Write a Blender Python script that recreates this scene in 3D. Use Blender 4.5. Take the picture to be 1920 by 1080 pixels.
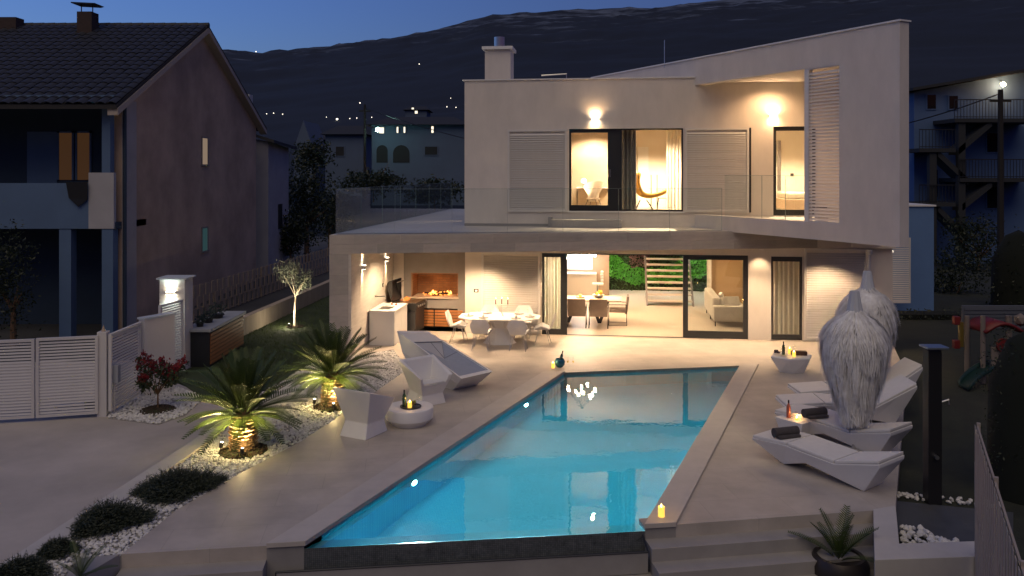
import bpy, bmesh, math, random
from mathutils import Vector, Matrix, noise
from mathutils.geometry import tessellate_polygon
R = math.radians
sc = bpy.context.scene
col = sc.collection
for o in list(bpy.data.objects): bpy.data.objects.remove(o)
random.seed(7)

# ------------------------------------------------------------------ camera, sky, sun, exposure
CAM_H, FPX, HOR = 4.7, 1550.0, 325.0          # eye height (m), focal length and horizon row in photo pixels
cam_d = bpy.data.cameras.new('camera'); cam = bpy.data.objects.new('camera', cam_d); col.objects.link(cam)
cam.location = (0, 0, CAM_H); cam.rotation_euler = (R(90), 0, 0)
cam_d.sensor_width = 36; cam_d.lens = FPX / 1920 * 36; cam_d.shift_y = -(540 - HOR) / 1920
cam_d.clip_start = 0.1; cam_d.clip_end = 20000
sc.camera = cam

world = bpy.data.worlds.new('World'); sc.world = world; world.use_nodes = True
wn = world.node_tree.nodes; wl = world.node_tree.links
for n in list(wn): wn.remove(n)
wo = wn.new('ShaderNodeOutputWorld'); wb = wn.new('ShaderNodeBackground'); sky = wn.new('ShaderNodeTexSky')
sky.sky_type = 'NISHITA'; sky.sun_disc = False
sky.sun_elevation = R(-2.0); sky.sun_rotation = R(-60); sky.altitude = 50
sky.air_density = 1.0; sky.dust_density = 1.0; sky.ozone_density = 3.6
wb.inputs['Strength'].default_value = 0.78
wl.new(sky.outputs[0], wb.inputs[0]); wl.new(wb.outputs[0], wo.inputs[0])

# weak, very soft afterglow from behind the camera
sun_d = bpy.data.lights.new('sun', 'SUN'); sun = bpy.data.objects.new('sun', sun_d); col.objects.link(sun)
sun_d.energy = 0.46; sun_d.angle = R(60); sun_d.color = (1.0, 0.81, 0.54)
sun.rotation_euler = Vector((0.12, 0.55, -0.83)).to_track_quat('-Z', 'Y').to_euler()
sc.view_settings.view_transform = 'Standard'; sc.view_settings.look = 'None'
sc.view_settings.exposure = 1.0; sc.view_settings.gamma = 1.0; sc.view_settings.use_curve_mapping = False
sc.cycles.use_denoising = True
sc.cycles.max_bounces = 8; sc.cycles.diffuse_bounces = 3; sc.cycles.glossy_bounces = 4
sc.cycles.transmission_bounces = 6; sc.cycles.transparent_max_bounces = 14
sc.cycles.caustics_reflective = False; sc.cycles.caustics_refractive = False
sc.cycles.sample_clamp_indirect = 4.0

# ------------------------------------------------------------------ where a pixel of the photo lies on a level or at a distance
def gp(px, py, z=0.0):
    d = FPX * (CAM_H - z) / (py - HOR)
    return Vector(((px - 960) * d / FPX, d, z))
def at(px, py, d): return Vector(((px - 960) * d / FPX, d, CAM_H - (py - HOR) * d / FPX))
HA = R(7.14); HO = Vector((0.87, 24.04, 0)); HU_ = Vector((math.cos(HA), -math.sin(HA), 0)); HV_ = Vector((math.sin(HA), math.cos(HA), 0))
def hw(s, w, z=0.0): return HO + HU_ * s + HV_ * w + Vector((0, 0, z))     # house frame -> world
def hl(p): q = Vector((p[0], p[1], 0)) - HO; return (q.dot(HU_), q.dot(HV_))
def hu(px, w=0.0):                                                         # along the facade
    t = (px - 960) / FPX
    return (t * (HO.y + HV_.y * w) - HO.x - HV_.x * w) / (HU_.x - t * HU_.y)
def hz(px, py, w=0.0):
    y = hw(hu(px, w), w).y
    return CAM_H - (py - HOR) * y / FPX

# ------------------------------------------------------------------ materials
MATS = {}
def mat(name, color, rough=0.6, metal=0.0, var=0.0, scale=4.0, bump=0.0, bscale=60.0, emit=None, estr=0.0, spec=0.5, stretch=None, color2=None, fac=0.5, trans=0.0, coat=0.0, subs=0.0, alpha=1.0):
    if name in MATS: return MATS[name]
    m = bpy.data.materials.new(name); m.use_nodes = True; MATS[name] = m
    nt = m.node_tree; N = nt.nodes; L = nt.links; p = N['Principled BSDF']
    p.inputs['Base Color'].default_value = (*color, 1); p.inputs['Roughness'].default_value = rough
    p.inputs['Metallic'].default_value = metal; p.inputs['Specular IOR Level'].default_value = spec
    if trans: p.inputs['Transmission Weight'].default_value = trans
    if coat: p.inputs['Coat Weight'].default_value = coat
    if alpha < 1: p.inputs['Alpha'].default_value = alpha
    if emit: p.inputs['Emission Color'].default_value = (*emit, 1); p.inputs['Emission Strength'].default_value = estr
    if var or bump or color2:
        tc = N.new('ShaderNodeTexCoord'); mp = N.new('ShaderNodeMapping'); L.new(tc.outputs['Object'], mp.inputs[0])
        if stretch: mp.inputs['Scale'].default_value = stretch
    if var or color2:
        nz = N.new('ShaderNodeTexNoise'); nz.inputs['Scale'].default_value = scale; nz.inputs['Detail'].default_value = 8; nz.inputs['Roughness'].default_value = .62
        L.new(mp.outputs[0], nz.inputs['Vector'])
        cr = N.new('ShaderNodeValToRGB'); L.new(nz.outputs['Fac'], cr.inputs[0])
        a = tuple(c * (1 - var) for c in color); b = color2 if color2 else tuple(min(1, c * (1 + var)) for c in color)
        cr.color_ramp.elements[0].position = max(0, fac - .22); cr.color_ramp.elements[1].position = min(1, fac + .22)
        cr.color_ramp.elements[0].color = (*a, 1); cr.color_ramp.elements[1].color = (*b, 1)
        L.new(cr.outputs[0], p.inputs['Base Color'])
        rr = N.new('ShaderNodeMapRange'); rr.inputs['To Min'].default_value = max(0, rough - .08); rr.inputs['To Max'].default_value = min(1, rough + .1)
        L.new(nz.outputs['Fac'], rr.inputs[0]); L.new(rr.outputs[0], p.inputs['Roughness'])
    if bump:
        nb = N.new('ShaderNodeTexNoise'); nb.inputs['Scale'].default_value = bscale; nb.inputs['Detail'].default_value = 5
        L.new(mp.outputs[0], nb.inputs['Vector'])
        bp = N.new('ShaderNodeBump'); bp.inputs['Strength'].default_value = bump; bp.inputs['Distance'].default_value = .02
        L.new(nb.outputs['Fac'], bp.inputs['Height']); L.new(bp.outputs[0], p.inputs['Normal'])
    return m

def glass_mat(name, tint=(0.93, 0.97, 0.97), refl=1.0, ior=1.5):
    if name in MATS: return MATS[name]
    m = bpy.data.materials.new(name); m.use_nodes = True; MATS[name] = m
    nt = m.node_tree; N = nt.nodes; L = nt.links
    for n in list(N): N.remove(n)
    o = N.new('ShaderNodeOutputMaterial'); mx = N.new('ShaderNodeMixShader'); t = N.new('ShaderNodeBsdfTransparent'); g = N.new('ShaderNodeBsdfGlossy')
    lwt = N.new('ShaderNodeLayerWeight'); lwt.inputs['Blend'].default_value = .5
    pw = N.new('ShaderNodeMath'); pw.operation = 'POWER'; pw.inputs[1].default_value = 5; L.new(lwt.outputs['Facing'], pw.inputs[0])
    f0 = ((ior - 1)/(ior + 1))**2; f = N.new('ShaderNodeMath'); f.operation = 'MULTIPLY_ADD'; f.inputs[1].default_value = 1 - f0; f.inputs[2].default_value = f0; L.new(pw.outputs[0], f.inputs[0])
    g.inputs['Roughness'].default_value = 0.01; g.inputs['Color'].default_value = (refl, refl, refl, 1); t.inputs['Color'].default_value = (*tint, 1)
    L.new(f.outputs[0], mx.inputs[0]); L.new(t.outputs[0], mx.inputs[1]); L.new(g.outputs[0], mx.inputs[2]); L.new(mx.outputs[0], o.inputs[0])
    return m

def emit_mat(name, color, strength):
    if name in MATS: return MATS[name]
    m = bpy.data.materials.new(name); m.use_nodes = True; MATS[name] = m
    p = m.node_tree.nodes['Principled BSDF']; p.inputs['Base Color'].default_value = (*[c*(.05 if strength < 1 else 1) for c in color], 1)
    p.inputs['Emission Color'].default_value = (*color, 1); p.inputs['Emission Strength'].default_value = strength
    return m

def brick_mat(name, c1, c2, mortar, sx, sy, gap=.004, rough=.55, var=.12, axes='XY', bump=.15, offset=.5, vscale=1.6, bscale=40):
    """large-format stone tiles: joint lines, tone from tile to tile and fine grain"""
    if name in MATS: return MATS[name]
    m = bpy.data.materials.new(name); m.use_nodes = True; MATS[name] = m
    nt = m.node_tree; N = nt.nodes; L = nt.links; p = N['Principled BSDF']
    tc = N.new('ShaderNodeTexCoord'); mp = N.new('ShaderNodeMapping'); L.new(tc.outputs['Object'], mp.inputs[0])
    if axes == 'XZ': mp.inputs['Rotation'].default_value = (R(-90), 0, 0)
    if axes == 'YZ': mp.inputs['Rotation'].default_value = (R(-90), 0, R(-90))
    if axes == 'P': mp.inputs['Rotation'].default_value = (0, 0, R(-7.5))
    if axes == 'Q': mp.inputs['Rotation'].default_value = (0, 0, R(7.14))
    b = N.new('ShaderNodeTexBrick'); b.offset = offset; b.inputs['Scale'].default_value = 1
    b.inputs['Brick Width'].default_value = sx; b.inputs['Row Height'].default_value = sy; b.inputs['Mortar Size'].default_value = gap
    b.inputs['Color1'].default_value = (*c1, 1); b.inputs['Color2'].default_value = (*c2, 1); b.inputs['Mortar'].default_value = (*mortar, 1); b.inputs['Mortar Smooth'].default_value = .3
    L.new(mp.outputs[0], b.inputs['Vector'])
    nz = N.new('ShaderNodeTexNoise'); nz.inputs['Scale'].default_value = vscale; nz.inputs['Detail'].default_value = 9; nz.inputs['Roughness'].default_value = .6
    L.new(mp.outputs[0], nz.inputs['Vector'])
    hs = N.new('ShaderNodeMapRange'); hs.inputs['From Min'].default_value = .3; hs.inputs['From Max'].default_value = .7; hs.inputs['To Min'].default_value = 1 - var; hs.inputs['To Max'].default_value = 1 + var
    L.new(nz.outputs['Fac'], hs.inputs[0])
    mu = N.new('ShaderNodeMix'); mu.data_type = 'RGBA'; mu.blend_type = 'MULTIPLY'; mu.inputs[0].default_value = 1
    L.new(b.outputs['Color'], mu.inputs[6]); L.new(hs.outputs[0], mu.inputs[7]); L.new(mu.outputs[2], p.inputs['Base Color'])
    rr = N.new('ShaderNodeMapRange'); rr.inputs['To Min'].default_value = rough - .12; rr.inputs['To Max'].default_value = rough + .15
    L.new(nz.outputs['Fac'], rr.inputs[0]); L.new(rr.outputs[0], p.inputs['Roughness'])
    nb = N.new('ShaderNodeTexNoise'); nb.inputs['Scale'].default_value = bscale; nb.inputs['Detail'].default_value = 4; L.new(mp.outputs[0], nb.inputs['Vector'])
    ad = N.new('ShaderNodeMath'); ad.operation = 'MULTIPLY_ADD'; ad.inputs[1].default_value = -2.0; L.new(b.outputs['Fac'], ad.inputs[0]); L.new(nb.outputs['Fac'], ad.inputs[2])
    bp = N.new('ShaderNodeBump'); bp.inputs['Strength'].default_value = bump; bp.inputs['Distance'].default_value = .006
    L.new(ad.outputs[0], bp.inputs['Height']); L.new(bp.outputs[0], p.inputs['Normal'])
    return m

def leaf_mat(name, c1, c2, rough=.5, scale=1.5):
    if name in MATS: return MATS[name]
    m = mat(name, c1, rough, 0, .01, scale, 0, 60, color2=c2)
    p = m.node_tree.nodes['Principled BSDF']; nt = m.node_tree
    o = nt.nodes['Material Output']; tr = nt.nodes.new('ShaderNodeBsdfTranslucent'); mx = nt.nodes.new('ShaderNodeMixShader'); mx.inputs[0].default_value = .25
    tr.inputs['Color'].default_value = (*c2, 1)
    nt.links.new(p.outputs[0], mx.inputs[1]); nt.links.new(tr.outputs[0], mx.inputs[2]); nt.links.new(mx.outputs[0], o.inputs[0])
    return m

# ------------------------------------------------------------------ mesh helpers
class MB:
    def __init__(s): s.v = []; s.f = []
    def add(s, vs, fs):
        b = len(s.v); s.v += [tuple(x) for x in vs]; s.f += [tuple(b + i for i in f) for f in fs]; return s
    def box(s, x0, x1, y0, y1, z0, z1):
        return s.add([(x0,y0,z0),(x1,y0,z0),(x1,y1,z0),(x0,y1,z0),(x0,y0,z1),(x1,y0,z1),(x1,y1,z1),(x0,y1,z1)],
                     [(0,3,2,1),(4,5,6,7),(0,1,5,4),(1,2,6,5),(2,3,7,6),(3,0,4,7)])
    def hexa(s, b, t):     # 4 bottom + 4 top corners
        return s.add(list(b) + list(t), [(0,3,2,1),(4,5,6,7),(0,1,5,4),(1,2,6,5),(2,3,7,6),(3,0,4,7)])
    def prism(s, poly, z0, z1):
        n = len(poly); P = [Vector((p[0], p[1], 0)) for p in poly]
        if sum(P[i].x * P[(i+1) % n].y - P[(i+1) % n].x * P[i].y for i in range(n)) < 0: P.reverse()
        tris = tessellate_polygon([P])
        v = [(p.x, p.y, z0) for p in P] + [(p.x, p.y, z1) for p in P]; f = []
        for t in tris:
            a, b, c = t
            if (P[b] - P[a]).cross(P[c] - P[a]).z < 0: b, c = c, b
            f += [(a + n, b + n, c + n), (a, c, b)]
        f += [(i, (i+1) % n, (i+1) % n + n, i + n) for i in range(n)]
        return s.add(v, f)
    def tube(s, p, r, n=8, caps=True):   # p: list of points, r: radius or list
        p = [Vector(q) for q in p]; r = r if isinstance(r, (list, tuple)) else [r] * len(p)
        vs = []; fs = []
        for i, q in enumerate(p):
            d = (p[min(i+1, len(p)-1)] - p[max(i-1, 0)]).normalized()
            a = d.orthogonal().normalized() if abs(d.z) > .9 else Vector((0,0,1)).cross(d).normalized(); 
            if abs(d.z) > .9: a = Vector((1,0,0)) - d * d.x; a.normalize()
            b = d.cross(a)
            for k in range(n):
                t = 2 * math.pi * k / n; vs.append(q + (a * math.cos(t) + b * math.sin(t)) * r[i])
        for i in range(len(p) - 1):
            for k in range(n): fs.append((i*n+k, i*n+(k+1) % n, (i+1)*n+(k+1) % n, (i+1)*n+k))
        if caps: fs += [tuple(range(n))[::-1], tuple((len(p)-1)*n + k for k in range(n))]
        return s.add(vs, fs)
    def lathe(s, prof, n=24, c=(0,0,0), rot=0.0, caps=True):  # prof [(r,z)]
        vs = []; fs = []
        for r, z in prof:
            for k in range(n):
                t = 2*math.pi*k/n + rot; vs.append((c[0] + r*math.cos(t), c[1] + r*math.sin(t), c[2] + z))
        for i in range(len(prof)-1):
            for k in range(n): fs.append((i*n+k, i*n+(k+1) % n, (i+1)*n+(k+1) % n, (i+1)*n+k))
        if caps: fs += [tuple(range(n))[::-1], tuple((len(prof)-1)*n + k for k in range(n))]
        return s.add(vs, fs)
    def quad(s, a, b, c, d): return s.add([a, b, c, d], [(0,1,2,3)])
    def mesh(s, name, m, smooth=False, bevel=0.0):
        me = bpy.data.meshes.new(name); me.from_pydata(s.v, [], s.f); me.update()
        if bevel:
            bm = bmesh.new(); bm.from_mesh(me)
            bmesh.ops.recalc_face_normals(bm, faces=bm.faces)
            bmesh.ops.bevel(bm, geom=[e for e in bm.edges if len(e.link_faces) == 2 and e.calc_face_angle(0) > .35], offset=bevel, segments=2, affect='EDGES', profile=.6)
            bm.to_mesh(me); bm.free()
        if m: me.materials.append(m)
        if smooth:
            for p in me.polygons: p.use_smooth = True
            try: me.set_sharp_from_angle(angle=R(40))
            except Exception: pass
        return me
    def build(s, name, m, parent=None, smooth=False, bevel=0.0, loc=None, rot=None, **kw):
        return link(name, s.mesh(name, m, smooth, bevel), parent, loc, rot, **kw)

def link(name, me, parent=None, loc=None, rot=None, scale=None, label=None, cat=None, group=None, kind=None):
    o = bpy.data.objects.new(name, me); col.objects.link(o)
    if parent is not None: o.parent = parent
    if loc is not None: o.location = loc
    if rot is not None: o.rotation_euler = rot if isinstance(rot, (tuple, list)) else (0, 0, rot)
    if scale is not None: o.scale = scale if isinstance(scale, (tuple, list)) else (scale,) * 3
    for k, x in (('label', label), ('category', cat), ('group', group), ('kind', kind)):
        if x: o[k] = x
    return o
def thing(name, label, cat, loc=(0,0,0), rot=0.0, group=None):
    return link(name, None, None, loc, rot, label=label, cat=cat, group=group)
def struct(name, mb, m, **kw): return mb.build(name, m, kind='structure', **kw)
def dup(root, loc, rot, label, group=None):
    r = root.copy(); col.objects.link(r); r.location = loc
    r.rotation_euler = (0, 0, rot); r['label'] = label
    if group: r['group'] = group
    for ch in list(root.children):
        c = ch.copy(); col.objects.link(c); c.parent = r
        for g in ch.children:
            d = g.copy(); col.objects.link(d); d.parent = c
    return r
def lamp(name, typ, loc, energy, color, parent=None, rad=.03, size=None, blend=.5, rot=None, aim=None):
    d = bpy.data.lights.new(name, typ); d.energy = energy; d.color = color
    if typ in ('POINT', 'SPOT'): d.shadow_soft_size = rad
    if typ == 'SPOT': d.spot_size = R(size or 90); d.spot_blend = blend
    if typ == 'AREA': d.size = size or .3
    o = bpy.data.objects.new(name, d); col.objects.link(o); o.location = loc
    if parent is not None: o.parent = parent
    if aim is not None: o.rotation_euler = Vector(aim).to_track_quat('-Z', 'Y').to_euler()
    elif rot is not None: o.rotation_euler = rot
    return o
def bez(a, b, c, n):
    a, b, c = Vector(a), Vector(b), Vector(c)
    return [a*(1-t)**2 + b*2*t*(1-t) + c*t*t for t in [i/n for i in range(n+1)]]
def leaf_cloud(mb, c, rad, n, size, shell=.35, seed=1, ratio=.45, lump=.35, up=0.0):
    """n leaf-sized quads through an uneven, lumpy ellipsoid"""
    rnd = random.Random(seed); c = Vector(c); k = 0; tries = 0
    while k < n and tries < n * 12:
        tries += 1
        d = Vector((rnd.gauss(0,1), rnd.gauss(0,1), rnd.gauss(0,1))).normalized()
        q = Vector((d.x*rad[0], d.y*rad[1], d.z*rad[2]))
        f = 1 + lump * noise.noise(d * 2.1 + Vector((seed*3.7, seed, 0))) * 1.6
        r = f * (shell + (1 - shell) * rnd.random() ** .5)
        p = c + q * r
        if noise.noise(p * (1.6 / max(.25, max(rad))) * 2.2 + Vector((seed, 0, seed))) < -.12: continue
        a = Vector((rnd.gauss(0,1), rnd.gauss(0,1), rnd.gauss(0,1) + up)).normalized(); b = a.orthogonal().normalized()
        b = (Matrix.Rotation(rnd.random()*6.28, 3, a) @ b)
        l = size * rnd.uniform(.6, 1.4); w = l * ratio
        mb.add([p - a*l*.5, p + b*w*.5, p + a*l*.5, p - b*w*.5], [(0,1,2,3)])
        k += 1
    return mb

# palette (real base colours)
WHITE = mat('white_render', (.72, .66, .59), .75, 0, .08, 1.3, .12, 90, stretch=(1.6, 1.6, .7))
WHITE2 = mat('white_lacquer', (.8, .79, .77), .4, 0, .02, 3)
PLASTIC = mat('white_polyethylene', (.78, .77, .76), .42, 0, .03, 5, .03, 160)
STONE = brick_mat('terrace_stone', (.47, .42, .37), (.44, .395, .35), (.35, .315, .28), 1.2, .6, .004, .52, .17, 'P', .10)
STONEC = mat('coping_stone', (.52, .475, .43), .5, 0, .09, 3, .08, 70)
TRAV = mat('wall_stone_tile', (.60, .565, .525), .6, 0, .13, 2.0, .12, 50, stretch=(.8, 1, 6))
CONC = mat('driveway_concrete', (.42, .38, .345), .75, 0, .2, .6, .18, 70)
KERB = mat('kerb_concrete', (.5, .475, .45), .7, 0, .1, 2, .15, 80)
DARKMETAL = mat('anthracite_metal', (.035, .037, .042), .38, .4)
STEEL = mat('brushed_steel', (.6, .6, .6), .28, 1.0)
BLACK = mat('black_plastic', (.012, .012, .013), .4)
GLASS = glass_mat('clear_glass')
GLASSB = glass_mat('balustrade_glass', (.95, .975, .975), 1.0, 1.31)
WOOD = mat('warm_wood', (.42, .17, .055), .5, 0, .28, 7, .1, 50, stretch=(.4, 6, 6))
TAN = mat('tan_plaster', (.50, .37, .27), .8, 0, .08, 3, .1, 60)
CREAM = mat('cream_plaster', (.78, .70, .60), .8, 0, .03, 2, .06, 60)
GREYP = mat('grey_fireplace_plaster', (.27, .245, .23), .8, 0, .1, 2.2, .15, 50)
FABW = mat('cushion_fabric', (.74, .72, .69), .85, 0, .04, 8, .2, 300)
FABG = mat('taupe_fabric', (.30, .24, .20), .9, 0, .08, 8, .3, 300)
SOFAF = mat('sofa_fabric', (.52, .47, .40), .9, 0, .08, 6, .3, 250)
WARM = (1.0, .60, .30); WARM2 = (1.0, .68, .40)
BULB = emit_mat('warm_bulb', (1.0, .82, .58), 30)
FLAME = emit_mat('candle_flame', (1.0, .62, .22), 18)
CANDLE = mat('candle_wax', (.9, .62, .12), .5, emit=(1, .55, .08), estr=.7)
GREENGL = mat('green_bottle_glass', (.02, .05, .02), .08, spec=.8, coat=.5)
WINEGL = glass_mat('wine_glass', (.97, .97, .97))
# ------------------------------------------------------------------ the ground, terrace, pool, drive
P_ = Vector((.9915, .1304, 0)); N_ = Vector((.1304, -.9915, 0)); Q_ = Vector((.394, .919, 0))
FL, FR, BL, BR = gp(573, 1019), gp(1207, 987), gp(1057, 699), gp(1388, 686)
WATER_Z = -.06
FLo, BLo, FRo, BRo = FL - P_*.48, BL - P_*.5 + Q_*.02, FR + P_*.44, BR + P_*.47
TF_L, TF_R, TF_C = gp(228, 1039), gp(1637, 957), gp(1679, 949)
bed_edge = [TF_L, gp(330, 957), gp(445, 890), gp(560, 830), gp(655, 768), gp(765, 692), gp(738, 655)]
wall_foot = hw(-4.62, -3.45)
terr_R = [gp(1700, 700), hw(9.75, -.2), hw(9.75, .2)]

gm = mat('meadow_ground', (.035, .045, .022), .95, 0, .4, .3, .4, 6, color2=(.07, .065, .04))
struct('ground', MB().prism([(-400, -60), (400, -60), (400, 260), (-400, 260)], -2.6, -2.2), gm)
tpoly = [FLo] + bed_edge + [wall_foot, hw(-4.62, .2)] + [hw(9.75, .2), gp(1700, 700), TF_C, TF_R, FRo, BRo, BR + Q_*.0, BL, BLo]
struct('terrace', MB().prism(tpoly, -1.5, 0), STONE)
# coping strips along the two long sides of the pool
cz = .045
struct('pool_coping', MB().prism([FLo + N_*.03, FL + N_*.03, BL + Vector((.03, .02, 0)), BLo], -.02, cz), STONEC, bevel=.006)
struct('pool_coping', MB().prism([FR + N_*.03, FRo + N_*.03, BRo, BR], -.02, cz), STONEC, bevel=.006)
struct('pool_coping', MB().prism([BL - Q_*.0, BR, BR + Q_*.12, BL + Q_*.12], -.05, .006), STONEC, bevel=.004)

# basin, mosaic weir and overflow trough
MOS = brick_mat('pool_mosaic', (.05, .47, .60), (.07, .54, .66), (.22, .60, .66), .025, .025, .0016, .35, .06, 'XY', .1, 0.0)
MOSD = brick_mat('weir_mosaic', (.10, .115, .12), (.15, .16, .165), (.05, .052, .055), .025, .025, .0022, .3, .25, 'XZ', .35, 0.0, 9)
def bil(u, v): return (FL*(1-u) + FR*u)*(1-v) + (BL*(1-u) + BR*u)*v
def pz(p, z): return Vector((p.x, p.y, z))
mb = MB(); D = -1.35
c = [bil(0, .0345), bil(1, .0345), bil(1, 1), bil(0, 1)]
mb.quad(*[pz(q, D if i < 2 else -1.2) for i, q in enumerate(c)])
for i in range(4):
    a, b = c[i], c[(i+1) % 4]; za, zb = (D if i < 2 else -1.2), (D if (i+1) % 4 < 2 else -1.2)
    if i == 0: continue
    top = -.005
    mb.quad(pz(b, zb), pz(a, za), pz(a, top), pz(b, top))
struct('pool_basin', mb, MOS)
mb = MB()     # weir: sloped top under a skin of water
w0, w1 = FL - P_*.02, FR + P_*.02
i0, i1 = bil(0, .035), bil(1, .035)
mb.add([pz(w0, -1.4), pz(w1, -1.4), pz(w1, WATER_Z - .004), pz(w0, WATER_Z - .004)], [(0,1,2,3)])
struct('pool_weir', mb, MOSD)
struct('weir_slope', MB().add([pz(w1, WATER_Z - .004), pz(w0, WATER_Z - .004), pz(i0, -.16), pz(i1, -.16), pz(i0, -1.4), pz(i1, -1.4)], [(1,0,3,2), (2,3,5,4)]), MOS)
struct('coping_base', MB().prism([FLo - N_*.0 + N_*.004, FL - P_*.02 + N_*.004, FL - P_*.02 - N_*.3, FLo - N_*.3], -1.5, -.021), mat('trough_stone', (.30, .285, .27), .5, 0, .1, 3))
struct('coping_base', MB().prism([FR + P_*.02 + N_*.004, FRo + N_*.004, FRo - N_*.3, FR + P_*.02 - N_*.3], -1.5, -.021), mat('trough_stone', (.30, .285, .27)))
wm = bpy.data.materials.new('pool_water'); wm.use_nodes = True
N = wm.node_tree.nodes; L = wm.node_tree.links
for n in list(N): N.remove(n)
o = N.new('ShaderNodeOutputMaterial'); g = N.new('ShaderNodeBsdfRefraction'); g.inputs['IOR'].default_value = 1.333; g.inputs['Roughness'].default_value = 0.0
g.inputs['Color'].default_value = (.55, .95, 1.0, 1); gl = N.new('ShaderNodeBsdfGlossy'); gl.inputs['Roughness'].default_value = 0.0; gl.inputs['Color'].default_value = (1, 1, 1, 1)
tc = N.new('ShaderNodeTexCoord'); nz = N.new('ShaderNodeTexNoise'); nz.inputs['Scale'].default_value = 3.0; nz.inputs['Detail'].default_value = 3
bp = N.new('ShaderNodeBump'); bp.inputs['Strength'].default_value = .085; bp.inputs['Distance'].default_value = .02
L.new(tc.outputs['Object'], nz.inputs['Vector']); L.new(nz.outputs['Fac'], bp.inputs['Height']); L.new(bp.outputs[0], g.inputs['Normal']); L.new(bp.outputs[0], gl.inputs['Normal'])
lwt = N.new('ShaderNodeLayerWeight'); lwt.inputs['Blend'].default_value = .5; L.new(bp.outputs[0], lwt.inputs['Normal'])
pw = N.new('ShaderNodeMath'); pw.operation = 'POWER'; pw.inputs[1].default_value = 2.7; L.new(lwt.outputs['Facing'], pw.inputs[0])
fr = N.new('ShaderNodeMath'); fr.operation = 'MULTIPLY_ADD'; fr.inputs[1].default_value = .97; fr.inputs[2].default_value = .03; L.new(pw.outputs[0], fr.inputs[0])
mx = N.new('ShaderNodeMixShader'); L.new(fr.outputs[0], mx.inputs[0]); L.new(g.outputs[0], mx.inputs[1]); L.new(gl.outputs[0], mx.inputs[2]); L.new(mx.outputs[0], o.inputs[0])
mb = MB(); mb.quad(pz(FL - P_*.015, WATER_Z), pz(FR + P_*.015, WATER_Z), pz(BR, WATER_Z), pz(BL, WATER_Z))
struct('pool_water', mb, wm)
# overflow trough with glass lip
tr = thing('overflow_trough', 'narrow glass and steel overflow trough along the front edge of the pool', 'trough', pz(FL, -.5), 0)
l0 = FL - P_*.33 - FL; l1 = FR - P_*.02 - FL
mb = MB(); a, b = l0 + N_*.26, l1 + N_*.26
mb.hexa([a, b, b - N_*.05, a - N_*.05], [x + Vector((0,0,.27)) for x in (a, b, b - N_*.05, a - N_*.05)]); mb.build('front_panel', mat('trough_stone', (.30, .285, .27), .5, 0, .1, 3), tr)
mb = MB(); mb.tube([a + Vector((0,0,.28)), b + Vector((0,0,.28))], .013, 6); mb.tube([b + Vector((0,0,.28)), l1 + N_*.03 + Vector((0,0,.40))], .013, 6); mb.tube([a + Vector((0,0,.28)), a + Vector((0,0,-.02))], .008, 6); mb.build('steel_rail', DARKMETAL, tr)
mb = MB(); mb.hexa([l0, l1, b - N_*.02, a - N_*.02], [x + Vector((0,0,.02)) for x in (l0, l1, b - N_*.02, a - N_*.02)]); mb.build('trough_floor', DARKMETAL, tr)

# steps down towards the camera
STEPM = mat('step_stone', (.33, .31, .295), .6, 0, .1, 2.5, .1, 60)
def strip(a, b, o0, o1, z0, z1): return MB().prism([a + N_*o0, b + N_*o0, b + N_*o1, a + N_*o1], z0, z1)
for k in range(1, 7):
    z = -.17*k
    if k <= 2:
        struct('step', strip(TF_L + P_*.12*k*0, FLo, 0.0, .30*k, -1.9, z), STEPM, bevel=.006)
        struct('step', strip(FR + P_*.02, TF_R - P_*.004, 0.0, .30*k, -1.9, z), STEPM, bevel=.006)
    else:
        struct('step', strip(TF_L, TF_R - P_*.004, .27, .30*k, -1.95, z), STEPM, bevel=.006)
# flank wall on the left and L-shaped planter wall on the right
struct('flank_wall', MB().prism([TF_L - P_*.02, gp(150, 1047), gp(100, 1110), gp(183, 1064)], -1.9, .004), STEPM, bevel=.006)
L1, L2, L3, L4, L5, L6 = gp(1637, 957), gp(1679, 950), gp(1686, 1022), gp(1840, 1017), gp(1840, 1046), gp(1640, 1053)
struct('planter_wall', MB().prism([L1 + N_*.004, L2 + N_*.004, L3, L4, L5, L6], -2.1, .02), mat('planter_wall_stone', (.55, .52, .49), .6, 0, .08, 2.5, .1, 60), bevel=.006)

# lower garden on the right
rg = mat('right_lawn_soil', (.020, .024, .014), .95, 0, .4, 2, .5, 30)
struct('garden_ground', MB().prism([TF_C + Vector((.0, -.02, 0)), gp(1700, 700), hw(9.75, .2), hw(9.75, 30), (40, 56), (40, 8.5), L4 + Vector((.0, .0, 0)), L3], -2.0, -.2), rg)
PAVE = mat('slate_paving', (.06, .065, .075), .6, 0, .2, 4, .2, 50)
pv = [gp(1676, 940, -.2), gp(1900, 962, -.2), gp(1900, 1030, -.2), gp(1684, 1003, -.2)]
struct('paving', MB().prism(pv, -.3, -.19), PAVE)

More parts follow.
